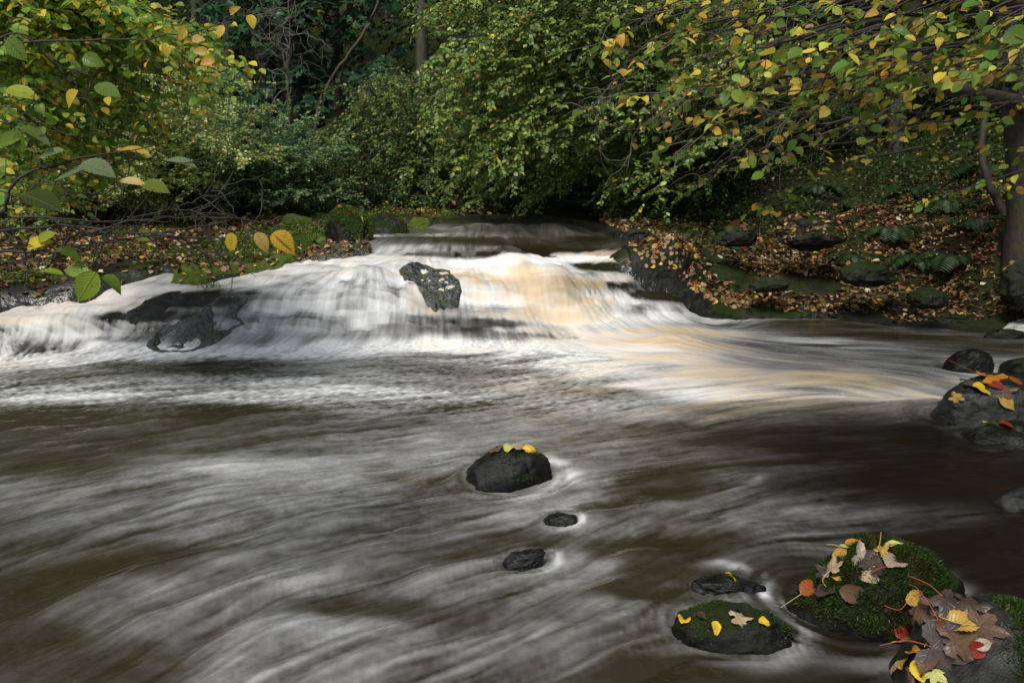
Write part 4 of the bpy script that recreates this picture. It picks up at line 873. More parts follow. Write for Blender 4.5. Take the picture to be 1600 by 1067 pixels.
trunk_tree('curved_tree', 'dark twisting trunk left of the big trunk on the right bank', [(1570, 350, 9.0), (1545, 290, 9.0), (1530, 230, 9.2), (1545, 150, 9.4), (1530, 0, 9.6)], .05, .03, M_BARKD, seed=8)
trunk_tree('slender_tree', 'dark slender trunk on the right slope behind the yellow leaves', [(1250, 240, 14), (1254, 120, 14), (1258, 0, 14), (1260, -150, 14)], .06, .05, M_TWIG, seed=9)
trunk_tree('slender_tree', 'dark trunk on the right slope beneath the mossy bough', [(1425, 250, 12), (1424, 150, 12), (1420, 50, 12), (1415, -150, 12)], .09, .07, M_TWIG, seed=10)
# bare pale twigs hanging in the hollow
rs = np.random.RandomState(51); lines = []; bt = PY(452, 225, 13.4); bt[2] = GZ(bt[0], bt[1])
def wander(p, d_, n, st, jit):
    o = [p]; d_ = np.array(d_, float)
    for i in range(n):
        d_ = unit(d_ + rs.randn(3) * jit + [0, 0, -.02]); o.append(o[-1] + d_ * st)
    return np.array(o)
main = curve([bt, PY(452, 180, 13.4), PY(448, 120, 13.2), PY(455, 60, 13), PY(450, -20, 13)], 20, .01, rs); lines.append((main, np.linspace(.018, .008, 20)))
for k in range(20):
    p = main[rs.randint(7, 19)]; w_ = wander(p, (rs.choice([-1, 1]) * rs.uniform(.5, 1), rs.uniform(-.6, .1), rs.uniform(-.2, .4)), 12, .09, .38); lines.append((w_, np.linspace(.008, .003, 13)))
    for j in range(4): w2 = wander(w_[rs.randint(3, 11)], rs.randn(3), 8, .06, .4); lines.append((w2, np.linspace(.005, .002, 9)))
o = link_mesh('bare_sapling', tubes_mesh('bare_sapling', [(a - bt, r) for a, r in lines], 4), M_PALETWIG, None, bt); tag(o, 'leafless sapling with pale crooked twigs in front of the sycamore', 'tree')
# ---- J: woodland wall
def woods(name, label, x, y, h, rad, seed, pal='dark', n=70, size=.14, tm=T_FAR, grp='woodland trees on the valley side'):
    b_ = np.array([x, y, GZ(x, y) - .1]); r_ = np.random.RandomState(seed)
    arcs = []
    for i in range(n):
        d_ = r_.randn(3); d_ /= np.linalg.norm(d_); e = b_ + [0, 0, h * .55] + d_ * [rad, rad, h * .45] * r_.uniform(.5, 1) ** .5
        if e[2] < b_[2] + .4: e[2] = b_[2] + .4 + r_.rand()
        st = b_ + [0, 0, max(.5, min(h * .85, e[2] - b_[2] + r_.uniform(-.8, .3)))]; arcs.append((st, e, .25))
    plant(name, label, 'tree', b_, arcs, seed, 5.5, .9, .11, size, pal, tm, [(curve([b_, b_ + [.2 * r_.randn(), 0, h * .5], b_ + [.3 * r_.randn(), 0, h * .92]], 12, .02), np.linspace(.2, .05, 12))], group=grp, droop=.3, flat=.8, tr=.0, ar=(.03, .006), t0=.35)
WT = [(-15,17,9,'dark'),(-11,19,11,'beech'),(-8,22,12,'dark'),(-4.5,21,11,'dark'),(-1.5,19,10,'dark'),(1.5,21,12,'dark'),(4.5,18,10,'dark'),(7.5,20,12,'dark'),(8.5,15,9,'dark'),(12,17,11,'dark'),(16,20,12,'dark'),(12.5,11.5,8,'dark'),
      (-12,12.5,8,'beech'),(-18,24,13,'dark'),(-12,27,13,'dark'),(-4,28,13,'beech'),(4,27,13,'dark'),(11,26,13,'dark'),(19,26,13,'dark'),(6.4,13.8,6,'dark')]
LBW = ['broad dark tree at the far left of the wood', 'paler tree behind the left hazel', 'tall dark tree behind the sycamore', 'dark tree filling the back of the hollow', 'dark tree behind the layered beech', 'tall tree straight up the valley', 'paler tree above the green hazel', 'tall dark tree behind the yellow leaves',
       'dark tree on the slope above the right bank', 'paler tree high on the right slope', 'far dark tree high on the right', 'dark tree above the ferns at the right edge', 'leafy tree behind the bush at the left edge', 'far tree high on the left', 'far tree behind the bare trunks', 'far pale tree behind the sycamore', 'far tree at the valley head', 'far tree behind the right slope', 'furthest tree at the right', 'shaded tree rising behind the leafy right bank']
for i, (x, y, h, pal) in enumerate(WT):
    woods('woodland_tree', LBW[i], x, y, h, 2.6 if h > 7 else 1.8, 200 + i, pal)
# trees added to shade the right side and the bank behind the camera
for i, (x, y, h) in enumerate([(9.6, 3.5, 9), (9.8, 7.2, 9), (9.5, -1.5, 9), (8.8, 11.2, 10)]):
    woods('woodland_tree', ['leafy tree on the right bank beside the foreground boulders', 'leafy tree on the right bank opposite the falls', 'leafy tree on the right bank downstream of the viewer', 'leafy tree rising above the ferny slope'][i], x, y, h, 3.4, 300 + i, 'beech', 80, .14, grp='trees along the right bank')

# beech crowns added above the picture to shade the slope and the hollow
rs = np.random.RandomState(95)
for (nm, lb, x, y, zc, r_) in [('beech_tree', 'tall beech whose high crown roofs the right slope', 5.4, 11.5, 7.0, 2.6), ('beech_tree', 'tall beech standing between the ferny slope and the hazel stems', 3.4, 13.0, 7.0, 2.4), ('beech_tree', 'tall beech roofing the dark hollow on the left', -4.6, 15.5, 8.0, 2.6)]:
    b_ = np.array([x, y, GZ(x, y) - .1]); arcs = []
    for i in range(90):
        d_ = rs.randn(3); d_ /= np.linalg.norm(d_); e = np.array([x, y, zc]) + d_ * [r_, r_, 2.0] * rs.uniform(.3, 1) ** .5
        arcs.append((np.array([x, y, max(zc - 2.5, e[2] - 1)]), e, .2))
    plant(nm, lb, 'tree', b_, arcs, 600 + int(x * 10), 6, .8, .10, .12, 'beech', T_FAR, [(curve([b_, b_ + [.1, 0, 3], [x, y, zc + 1]], 12, .02), np.linspace(.13, .06, 12))], droop=.3, flat=1.0, tr=0, ar=(.03, .006), t0=.3)

# dark bushes over the upper part of the right slope
for i, (x, y, rx_, rz_, lb) in enumerate([(3.6, 12.6, 1.3, .8, 'dark low bush above the leafy right bank'), (5.2, 12.0, 1.5, 1.1, 'dark bush half way up the right slope'), (6.6, 11.6, 1.2, .9, 'dark bush behind the fern clump'), (7.6, 10.4, 1.1, .9, 'dark bush behind the big trunk'), (4.8, 14.2, 1.6, 1.3, 'dark bush high on the right slope below the yellow leaves'), (2.6, 13.6, 1.3, 1.1, 'dark bush beside the bright hazel stems')]):
    b_ = np.array([x, y, GZ(x, y)])
    plant('shrub', lb, 'shrub', b_, dome_arcs(b_ + [0, 0, rz_ * .45], (rx_, .8, rz_), 70, np.random.RandomState(700 + i), b_, .1, -.3), 700 + i, 9, .35, .035, .05, 'dark', T_FAR, droop=.2, flat=.7, tr=.0018, ar=(.007, .002), t0=.25)

# leafless twigs among the yellow boughs
rs = np.random.RandomState(131); b_ = PY(1560, 60, 7.4); lines = []
for k in range(34):
    s0 = PY(rs.uniform(1000, 1560), rs.uniform(-40, 200), rs.uniform(4.8, 6.6)); w_ = wander(s0, (-1, rs.uniform(-.3, .3), rs.uniform(-.5, .1)), 16, rs.uniform(.04, .075), .16); lines.append((w_ - b_, np.linspace(.005, .0015, 17)))
    for j in range(4): w2 = wander(w_[rs.randint(2, 15)], (-.7, rs.randn() * .4, rs.uniform(-.8, .3)), 9, .04, .25); lines.append((w2 - b_, np.linspace(.0028, .001, 10)))
ot = [o for o in bpy.data.objects if o.get('label', '').startswith('stout trunked tree')][0]
tw = link_mesh('twigs', tubes_mesh('twigs', [(l_ + b_ - np.array(ot.location), r) for l_, r in lines], 4), M_PALETWIG, ot)
# ================================================================= litter, ferns, grass, near branch, leaves on rocks
from mathutils.bvhtree import BVHTree
rs = np.random.RandomState(61)
# ---- leaf litter on both banks
def litter_pts(n, x0, x1, y0, y1, dens):
    q_ = np.column_stack([rs.uniform(x0, x1, n), rs.uniform(y0, y1, n)])
    p3 = np.column_stack([q_, np.zeros(n)]); sd = river_sd(q_)
    k = (sd > .05) & (rs.rand(n) < dens(q_, sd, fbm(p3 * 1.8, 4, 91)))
    return q_[k]
ql = litter_pts(20000, -8, -.3, 6.9, 13.5, lambda q_, sd, f: np.clip(.10 + f * 1.1 + smooth((-2.9 - q_[:, 0]) / .7) * .75, .03, 1))
qr = litter_pts(60000, 1.2, 9, 7.8, 15, lambda q_, sd, f: np.clip(.95 + f * 2.0 + smooth((q_[:, 0] - 2.4) / .8) * .45, .05, 1) * (1 - .97 * smooth((q_[:, 1] + .25 * (q_[:, 0] - 3) - 10.1) / 1.3)))
knob = [o for o in ROCKS if o['label'].startswith('mossy rock knob') or o['label'].startswith('wet slaty rock shelf')]
kp = np.vstack([(np.array([v.co[:2] for v in o.data.vertices]) + np.array(o.location[:2]))[rs.choice(len(o.data.vertices), 130)] for o in knob])
allq = np.vstack([ql, qr, kp]); rs.shuffle(allq)
near_d = np.hypot(allq[:, 0], allq[:, 1]); order = np.argsort(near_d); indiv = order[:200]; rest = order[200:]
dg = bpy.context.evaluated_depsgraph_get()
def bvh_of(o):
    me = o.data; co = np.empty(len(me.vertices) * 3); me.vertices.foreach_get('co', co); co = co.reshape(-1, 3) + np.array(o.location)
    return co, [tuple(p.vertices) for p in me.polygons]
vs_, fs_, off = [], [], 0; owner = []
for o in ROCKS:
    co, f = bvh_of(o); vs_.append(co); fs_ += [tuple(i + off for i in t_) for t_ in f]; off += len(co); owner += [o] * len(f)
allco = np.vstack(vs_); ROCKBVH = BVHTree.FromPolygons([tuple(v) for v in allco], fs_)
def top_z(q_):
    z = ground_z(q_); out = z.copy(); nr = np.tile([0., 0, 1], (len(q_), 1))
    for i, (x, y) in enumerate(q_):
        h_ = ROCKBVH.ray_cast(Vector((x, y, 3)), Vector((0, 0, -1)))
        if h_[0] is not None and h_[0].z > z[i]: out[i] = h_[0].z; nr[i] = h_[1]
    return out, nr
qq = allq[rest]; zt, nr_ = top_z(qq); n = len(qq)
P = np.column_stack([qq, zt + rs.uniform(.004, .03, n)]); D = rs.randn(n, 3) * [1, 1, .25]; N = nr_ + rs.randn(n, 3) * .45
S = np.clip(.056 * (1 + .3 * rs.randn(n)), .03, .10)
lt = link_mesh('leaf_litter', leaf_mesh('leaf_litter', P - D / np.linalg.norm(D, axis=1)[:, None] * S[:, None] * .5, D, N, S, colors('litter', n, rs, .25), T_MID, rs, 2.2), M_DEAD)
tag(lt, 'carpet of brown and gold fallen leaves over both banks', kind='stuff')
# individual leaves of the litter nearest the viewer
COLN = {'brown': (.20, .10, .045), 'tan': (.36, .22, .12), 'golden': (.60, .38, .05), 'rust red': (.26, .06, .02)}
LM = {}
for cn, c_ in COLN.items():
    for k in range(2):
        r_ = np.random.RandomState(hash(cn) % 100 + k if False else len(cn) * 7 + k)
        LM[cn, k] = leaf_mesh('fallen_leaf', np.array([[-.5, 0, 0.]]), np.array([[1., 0, 0]]), np.array([[0, 0, 1.]]), np.array([1.0]), np.array([c_]), T_NEAR, r_, 1.6); LM[cn, k].materials.append(M_DEADV)
qi = allq[indiv]; zi, ni = top_z(qi); names = list(COLN)
for i, (x, y) in enumerate(qi):
    cn = names[rs.choice(4, p=[.47, .33, .15, .05])]; side = 'left' if x < 0 else 'right'
    o = bpy.data.objects.new('fallen_leaf', LM[cn, rs.randint(2)]); C.objects.link(o)
    nv = Vector(ni[i]) + Vector(rs.randn(3) * .3); nv.normalize()
    o.rotation_mode = 'QUATERNION'; o.rotation_quaternion = nv.to_track_quat('Z', 'Y') @ Matrix.Rotation(rs.rand() * 6.28, 3, 'Z').to_quaternion()
    s = float(np.clip(.056 * (1 + .25 * rs.randn()), .04, .1)); o.scale = (s, s, s); o.location = (x, y, zi[i] + .012)
    tag(o, '%s fallen leaf lying along the water edge of the %s bank' % (cn, side), 'leaf', 'fallen leaves along the %s bank, %s' % (side, cn))
# ---- ferns on the right slope
def fern(x, y, L, nf, seed, label, tilt=0):
    r_ = np.random.RandomState(seed); b_ = np.array([x, y, GZ(x, y)]); LP, LD, LN, LS = [], [], [], []; lines = []
    for k in range(nf):
        a = r_.rand() * 6.28; dx_ = np.array([math.cos(a), math.sin(a) - .3, 0]); dx_ /= np.linalg.norm(dx_); ln = L * r_.uniform(.6, 1.1)
        t = np.linspace(0, 1, 20)[:, None]; cv = dx_ * t * ln * .85 + np.array([0, 0, 1]) * (ln * (.75 * t - .85 * t ** 2)); lines.append((cv, np.linspace(.004, .001, 20)))
        tg = unit(np.gradient(cv, axis=0)); sd_ = unit(np.cross(tg, [0, 0, 1]))
        for j in range(3, 20):
            for sg in (-1, 1):
                LP.append(cv[j]); LD.append(sd_[j] * sg + tg[j] * .35 + [0, 0, -.2]); LN.append(np.cross(tg[j], sd_[j]) * -1 + r_.randn(3) * .1); LS.append(ln * .26 * math.sin(math.pi * (1 - (j / 22.) ** 1.2)) + .01)
    root = empty('fern', b_); tag(root, label, 'fern', 'ferns on the right slope')
    n = len(LP); link_mesh('fronds', leaf_mesh('fronds', np.array(LP), np.array(LD), np.array(LN), np.array(LS), colors('fern', n, r_, .1) * .6, T_NARROW, r_, .3), M_LEAF, root)
    link_mesh('stalks', tubes_mesh('stalks', lines, 3), M_TWIG, root)
FN = [(1340,395,9.2,.38,'fern at the lower edge of the slope, just above the leaf litter'),(1390,360,9.5,.42,'fern leaning over the middle of the right slope'),(1440,385,9.0,.42,'fern with long fronds hanging above the mossy rocks'),(1490,400,8.8,.42,'fern nearest the mossy waterline rocks'),(1530,350,9.0,.4,'fern close to the left of the big trunk'),
      (1480,330,9.6,.4,'fern high on the slope left of the big trunk'),(1420,310,10.2,.4,'fern half way up the dark slope'),(1350,320,10.4,.4,'small fern above the bulging rock'),(1140,285,12.2,.5,'fern beyond the leafy flat, leftmost on the slope'),(1180,275,12.4,.5,'fern second from the left on the slope'),(1110,300,12,.45,'small fern at the foot of the hazel stems'),(1570,420,8.4,.35,'fern below the big trunk'),(1280,305,11.2,.42,'fern above the big shadowed rock'),(1540,260,10,.45,'fern behind the big trunk')]
for i, (a, b, Y, L, lb) in enumerate(FN):
    p = PY(a, b, Y); fern(p[0], p[1], L * 1.15, 13, 400 + i, lb)
# low undergrowth (ivy, bramble) as ground cover
def cover(name, label, n, x0, x1, y0, y1, pal, size, seed, dens, hmax=.25):
    r_ = np.random.RandomState(seed); q_ = np.column_stack([r_.uniform(x0, x1, n), r_.uniform(y0, y1, n)]); p3 = np.column_stack([q_, np.zeros(n)])
    k = (river_sd(q_) > .2) & (r_.rand(n) < dens(q_, fbm(p3 * 1.3, 4, seed))); q_ = q_[k]; n = len(q_)
    z = ground_z(q_) + r_.rand(n) ** 1.5 * hmax * (.5 + .9 * np.clip(fbm(np.column_stack([q_ * 2.2, np.zeros(n)]), 3, seed + 1) + .3, 0, 1))
    o = link_mesh(name, leaf_mesh(name, np.column_stack([q_, z]), r_.randn(n, 3) * [1, 1, .5], np.array([0, -.3, 1.]) + r_.randn(n, 3) * .4, size * r_.uniform(.6, 1.3, n), colors(pal, n, r_), T_FAR, r_), M_LEAF)
    tag(o, label, kind='stuff')
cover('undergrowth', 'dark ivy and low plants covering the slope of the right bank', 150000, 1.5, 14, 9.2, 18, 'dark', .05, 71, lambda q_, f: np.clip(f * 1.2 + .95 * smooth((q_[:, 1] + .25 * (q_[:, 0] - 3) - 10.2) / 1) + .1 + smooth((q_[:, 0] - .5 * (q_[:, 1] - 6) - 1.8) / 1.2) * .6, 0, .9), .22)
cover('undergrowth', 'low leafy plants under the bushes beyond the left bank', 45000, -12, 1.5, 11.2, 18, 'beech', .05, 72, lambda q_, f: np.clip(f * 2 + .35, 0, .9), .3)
cover('moss_plants', 'tufts of bright moss and tiny plants over the left bank', 60000, -5, -.7, 7.3, 11.5, 'moss', .024, 73, lambda q_, f: np.clip(f * 3 + .25, 0, .9), .05)
# ---- grass tufts
def tuft(x, y, n, L, seed, label, z=None):
    r_ = np.random.RandomState(seed); z = GZ(x, y) if z is None else z; lines = []
    P_ = r_.randn(n, 3) * [.05, .04, 0]; D_ = np.column_stack([r_.randn(n) * .6, r_.randn(n) * .6, np.full(n, 1.0)])
    col = np.array([(.10, .17, .02)]) * r_.uniform(.7, 1.6, (n, 1))
    t_ = (np.array([(0, .03, 0), (0, -.03, 0), (.5, .028, .1), (.5, -.028, .1), (1, 0, -.15)], float), np.array([(0, 1, 3), (0, 3, 2), (2, 3, 4)]))
    o = link_mesh('grass_tuft', leaf_mesh('grass_tuft', P_, D_, r_.randn(n, 3), L * r_.uniform(.5, 1.1, n), col, t_, r_), M_LEAF, None, (x, y, z)); tag(o, label, 'grass', 'grass tufts on the left bank')
GT = [(604,340,.86,'grass tuft on top of the broad mossy boulder'),(492,385,.66,'grass tuft beside the wet slaty shelf'),(400,398,.6,'grass tuft in the moss above the left cascade'),(352,410,.57,'grass tuft on the mossy knob'),(322,436,.5,'grass tuft hanging at the waterline of the mossy knob'),(430,372,.72,'grass tuft in the middle of the left bank moss'),(470,362,.76,'grass tuft close to the tall mossy boulder'),(250,380,.67,'grass tuft among the brown leaves under the near branch')]
for i, (a, b, z, lb) in enumerate(GT):
    p = PZ(a, b, z); h_ = ROCKBVH.ray_cast(Vector((p[0], p[1], 3)), Vector((0, 0, -1))); zz = max(GZ(p[0], p[1]), h_[0].z if h_[0] is not None else -9)
    tuft(p[0], p[1], 60, .12, 500 + i, lb, zz)
# ---- drift roots at the head of the river
rs = np.random.RandomState(77); p0 = PY(742, 338, 12.3); p0[2] = GZ(p0[0], p0[1]); lines = []
for k in range(26):
    a = rs.uniform(-1, .35); w_ = wander(p0 + rs.randn(3) * .05, (a, -.35, rs.uniform(-.05, .5)), 9, rs.uniform(.04, .075), .16); lines.append((w_ - p0, np.linspace(.014, .004, 10)))
lines.append((curve([(-.05, 0, -.1), (.12, 0, .1), (.28, .1, .32)], 8), np.linspace(.05, .03, 8)))
o = link_mesh('driftwood', tubes_mesh('driftwood', lines, 5), M_PALETWIG, None, p0); tag(o, 'tangle of bare roots and branches lodged at the head of the upper pool', 'driftwood')
# ---- fallen sticks on the right bank
for i, (a, b, c_, d_, lb) in enumerate([(1455,480,1590,482,'thin bare stick lying across the leaves near the right edge'),(1360,470,1460,455,'short curved stick at the water edge of the right bank'),(1180,395,1130,375,'small stick on the leaves above the greenish slab')]):
    A_ = on_surf(a, b, gzf); B_ = on_surf(c_, d_, gzf); cv = curve([A_ + [0, 0, .03], (A_ + B_) / 2 + [0, 0, .05], B_ + [0, 0, .03]], 10, .004)
    o = link_mesh('stick', tubes_mesh('stick', [(cv - A_, np.linspace(.009, .004, 10))], 5), M_PALETWIG, None, A_); tag(o, lb, 'stick')
# ================= near branch on the left with large hazel leaves
T_BIG = oval_leaf(16, .34, .05, .18, .16)
rs = np.random.RandomState(81); base = np.array([-3.3, 1.9, GZ(-3.3, 1.9)]); root = empty('overhanging_hazel', base); tag(root, 'leaning hazel with dark near twigs and a few large leaves crossing the left', 'tree')
Lb = [[(-260,300,2.5),(-60,330,2.4),(12,345,2.3),(10,300,2.3),(30,278,2.3),(60,262,2.3),(150,245,2.35),(240,228,2.4)],
      [(-260,390,2.5),(-50,388,2.35),(60,396,2.3),(130,384,2.3),(240,365,2.35),(330,352,2.4)],
      [(-200,360,2.5),(0,362,2.3),(80,352,2.3),(160,358,2.3),(300,374,2.35),(440,367,2.4)],
      [(-100,350,2.4),(40,338,2.3),(110,345,2.3),(200,348,2.35),(330,330,2.4),(365,268,2.5)],
      [(90,392,2.3),(110,368,2.3),(160,358,2.3),(240,330,2.35),(330,322,2.4)],
      [(190,343,2.35),(215,366,2.35),(300,390,2.35),(330,400,2.4)],
      [(0,410,2.3),(40,409,2.3),(90,400,2.3)],
      [(60,262,2.3),(140,255,2.35),(210,248,2.4),(330,256,2.45)],
      [(-60,180,2.4),(20,195,2.35),(70,150,2.4)],[(-80,120,2.6),(30,40,2.6),(110,130,2.7),(175,215,2.8)],
      [(150,357,2.3),(170,372,2.3),(150,384,2.28),(144,430,2.25)],[(240,340,2.35),(350,340,2.4),(440,352,2.4)],[(230,330,2.4),(300,318,2.4),(340,290,2.45)],[(270,374,2.35),(330,395,2.35),(350,400,2.35)],[(-40,290,2.4),(40,310,2.35),(120,300,2.4),(180,310,2.4)]]
lines = []
for k, l_ in enumerate(Lb):
    P_ = curve([PY(*t_) for t_ in l_], 22, .0025, rs); r0 = [.0085, .006, .006, .004, .005, .003, .003, .003, .003, .004, .0025, .0022, .0022, .002, .003][k]
    lines.append((P_ - base, np.linspace(r0, .0016, 22)))
    for j in range(7):
        i0 = rs.randint(5, 21); w_ = wander(P_[i0], (rs.uniform(.2, 1), rs.uniform(-.3, .3), rs.uniform(-.5, .6)), 6, .024, .25); lines.append((w_ - base, np.linspace(.0022, .0009, 7)))
link_mesh('branches', tubes_mesh('branches', lines, 6), M_TWIG, root)
tr2_ = [(curve([base, base + [.1, .15, .5], PY(-260, 300, 2.5)], 12) - base, np.linspace(.045, .009, 12)), (curve([base, base + [.2, .2, .5], PY(-260, 390, 2.5)], 12) - base, np.linspace(.035, .0065, 12)),
        (curve([base, base + [0, .1, .9], PY(-80, 120, 2.6)], 12) - base, np.linspace(.03, .0045, 12)), (curve([base, base + [0, .1, .7], PY(-200, 360, 2.5)], 12) - base, np.linspace(.03, .0065, 12)), (curve([base, base + [0, .1, .8], PY(-60, 180, 2.4)], 12) - base, np.linspace(.03, .0032, 12))]
link_mesh('trunk', tubes_mesh('trunk', tr2_, 10), M_BARK, root)
G_, YG, YE, GY_, BR = (.12, .20, .02), (.30, .36, .03), (.64, .46, .04), (.17, .23, .10), (.35, .22, .10)
# leaf: (col,row of base), (col,row of tip), distance, colour, facing (0 flat .. 1 towards camera)
BL = [((150,133),(188,150),2.35,G_,.6),((122,142),(100,165),2.3,YE,1),((62,218),(35,195),2.3,G_,.8),((28,200),(82,222),2.3,GY_,.2),((100,236),(56,243),2.3,GY_,.25),((185,236),(235,233),2.4,YE,.2),((130,265),(82,280),2.3,GY_,.5),((125,258),(180,268),2.3,GY_,.35),((187,283),(228,285),2.35,(.62,.50,.22),.5),((222,287),(265,297),2.35,(.16,.20,.02),.6),((258,252),(308,254),2.45,GY_,.1),
      ((38,303),(98,325),2.2,(.05,.07,.01),.5),((38,238),(22,200),2.35,G_,.8),((0,225),(34,208),2.35,G_,.7),((150,425),(120,472),2.2,(.22,.30,.03),.95),((140,428),(98,418),2.25,(.2,.28,.03),.45),((60,425),(100,424),2.25,(.25,.34,.03),.2),((160,432),(192,452),2.22,G_,.3),
      ((362,364),(360,394),2.35,(.60,.44,.03),1),((400,364),(420,394),2.35,(.62,.42,.12),.9),((425,366),(462,392),2.35,(.66,.40,.03),.6),((428,366),(458,386),2.36,GY_,.3),((212,366),(238,372),2.4,YG,.6),((60,376),(84,362),2.3,YG,.8),((45,388),(75,372),2.3,YE,.6),((88,393),(126,398),2.25,G_,.3),((10,140),(60,150),2.4,YG,.4),((12,60),(40,95),2.3,G_,.7),((130,90),(160,100),2.6,G_,.8),((322,350),(328,375),2.4,(.08,.05,.03),.8)]
for (a, b, Y, col, fc) in BL:
    A_ = PY(a[0], a[1], Y) - base; B_ = PY(b[0], b[1], Y - .01) - base; D_ = B_ - A_; L_ = np.linalg.norm(D_) * 1.0
    fc = fc * (.55 if col == GY_ else .9); nn = np.array([rs.randn() * .25, -fc, 1.05 - fc]) + rs.randn(3) * .12
    link_mesh('leaf', leaf_mesh('leaf', A_[None], D_[None], nn[None], np.array([L_]), np.array([col]) * rs.uniform(.9, 1.1), T_BIG, rs, .5), M_LEAFV, root)
# few single yellow leaves at the tips of the left hazel are in its own foliage; twig with two orange leaves above the hollow
rootb = empty('hazel_branch', PY(300, 60, 3.6)); bb = np.array(PY(300, 60, 3.6)); tag(rootb, 'long thin twig with single orange leaves in front of the dark sycamore', 'branch')
link_mesh('twig', tubes_mesh('twig', [(curve([PY(-60, 75, 3.8), PY(120, 62, 3.7), PY(240, 62, 3.6), PY(330, 44, 3.5), PY(395, 20, 3.5)], 24, .004) - bb, np.linspace(.006, .0014, 24)), (curve([PY(395, 20, 3.5), PY(420, 14, 3.5)], 6) - bb, np.full(6, .0016)), (curve([PY(355, 36, 3.5), PY(385, 48, 3.5)], 6) - bb, np.full(6, .0014))], 5), M_TWIG, rootb)
for (a, b, col) in [((390,24),(396,42),YE),((348,40),(342,56),(.64,.40,.03)),((290,45),(280,62),(.60,.40,.03)),((360,22),(366,16),(.55,.35,.08)),((300,62),(322,60),(.5,.34,.08)),((325,80),(300,80),(.55,.40,.06)),((258,68),(262,90),YE),((335,95),(315,98),(.6,.33,.05))]:
    A_ = PY(*a, 3.5) - bb; B_ = PY(*b, 3.48) - bb
    link_mesh('leaf', leaf_mesh('leaf', A_[None], (B_ - A_)[None], np.array([[.2, -.8, .4]]) + rs.randn(1, 3) * .2, np.array([.06]), np.array([col]), T_BIG, rs, .5), M_LEAFV, rootb)
# ================= fallen leaves on the boulders
T_MAPF = maple_leaf(True)
M_STALK = bark_mat('leaf stalk', (.25, .05, .03), (.4, .10, .05))
M_STALKY = bark_mat('pale leaf stalk', (.35, .26, .08), (.5, .38, .14))
LN = {'yellow': (.66, .44, .03), 'orange': (.50, .19, .02), 'rust': (.26, .06, .012), 'brown': (.12, .068, .042), 'dark brown': (.06, .040, .032), 'pale brown': (.32, .25, .19), 'lime': (.50, .50, .15), 'red': (.24, .02, .01), 'golden brown': (.42, .25, .05), 'purple brown': (.075, .058, .055), 'tan': (.38, .28, .16)}
def rock_leaf(px, py, size, ang, kind, col, label, stalk=None, lift=.006, tilt=.3, curl=1.5, group=None, seed=None):
    if px > 1195 and py > 845: size *= 1.22
    v = rayd(px, py); h_ = ROCKBVH.ray_cast(Vector((0, 0, CAMZ)), Vector(v).normalized())
    if h_[0] is None or h_[3] > 9: return
    r_ = np.random.RandomState(int(px * 7 + py)); nv = (h_[1].normalized() + Vector((0, -.15, .35)) + Vector(r_.randn(3) * tilt)).normalized()
    tm = T_MAPF if kind == 'maple' else T_BIG
    TV, TF = tm; TV = TV.copy(); TV[:, 2] = TV[:, 2] * curl + .05 * curl * np.sin(TV[:, 0] * 7 + r_.rand() * 6) * np.cos(TV[:, 1] * 9 + r_.rand() * 6)
    a = R(ang); xd = Vector((math.cos(a), math.sin(a), 0)); D_ = (xd - nv * xd.dot(nv)).normalized()
    P_ = np.array([np.array(-D_ * size * .5)])
    o = link_mesh('fallen_leaf', leaf_mesh('fallen_leaf', P_, np.array([D_]), np.array([nv]), np.array([size]), np.array([LN[col]]), (TV, TF), r_, .3), M_DEADV, None, h_[0] + h_[1] * lift + Vector((0, 0, lift)))
    tag(o, label, 'leaf', group)
    if stalk:
        s0 = np.array(-D_ * size * (.28 if kind == 'maple' else .5)); B2 = nv.cross(D_)
        s1 = s0 + np.array(-D_) * size * .45 + np.array(B2) * size * .12 * r_.randn() + np.array(nv) * size * .12; s2 = s0 + np.array(-D_) * size * .85 + np.array(B2) * size * .25 * r_.randn() + np.array(nv) * size * .10
        link_mesh('stalk', tubes_mesh('stalk', [(curve([s0, s1, s2], 10), np.linspace(.0016, .0011, 10))], 5), M_STALK if stalk == 'red' else M_STALKY, o)
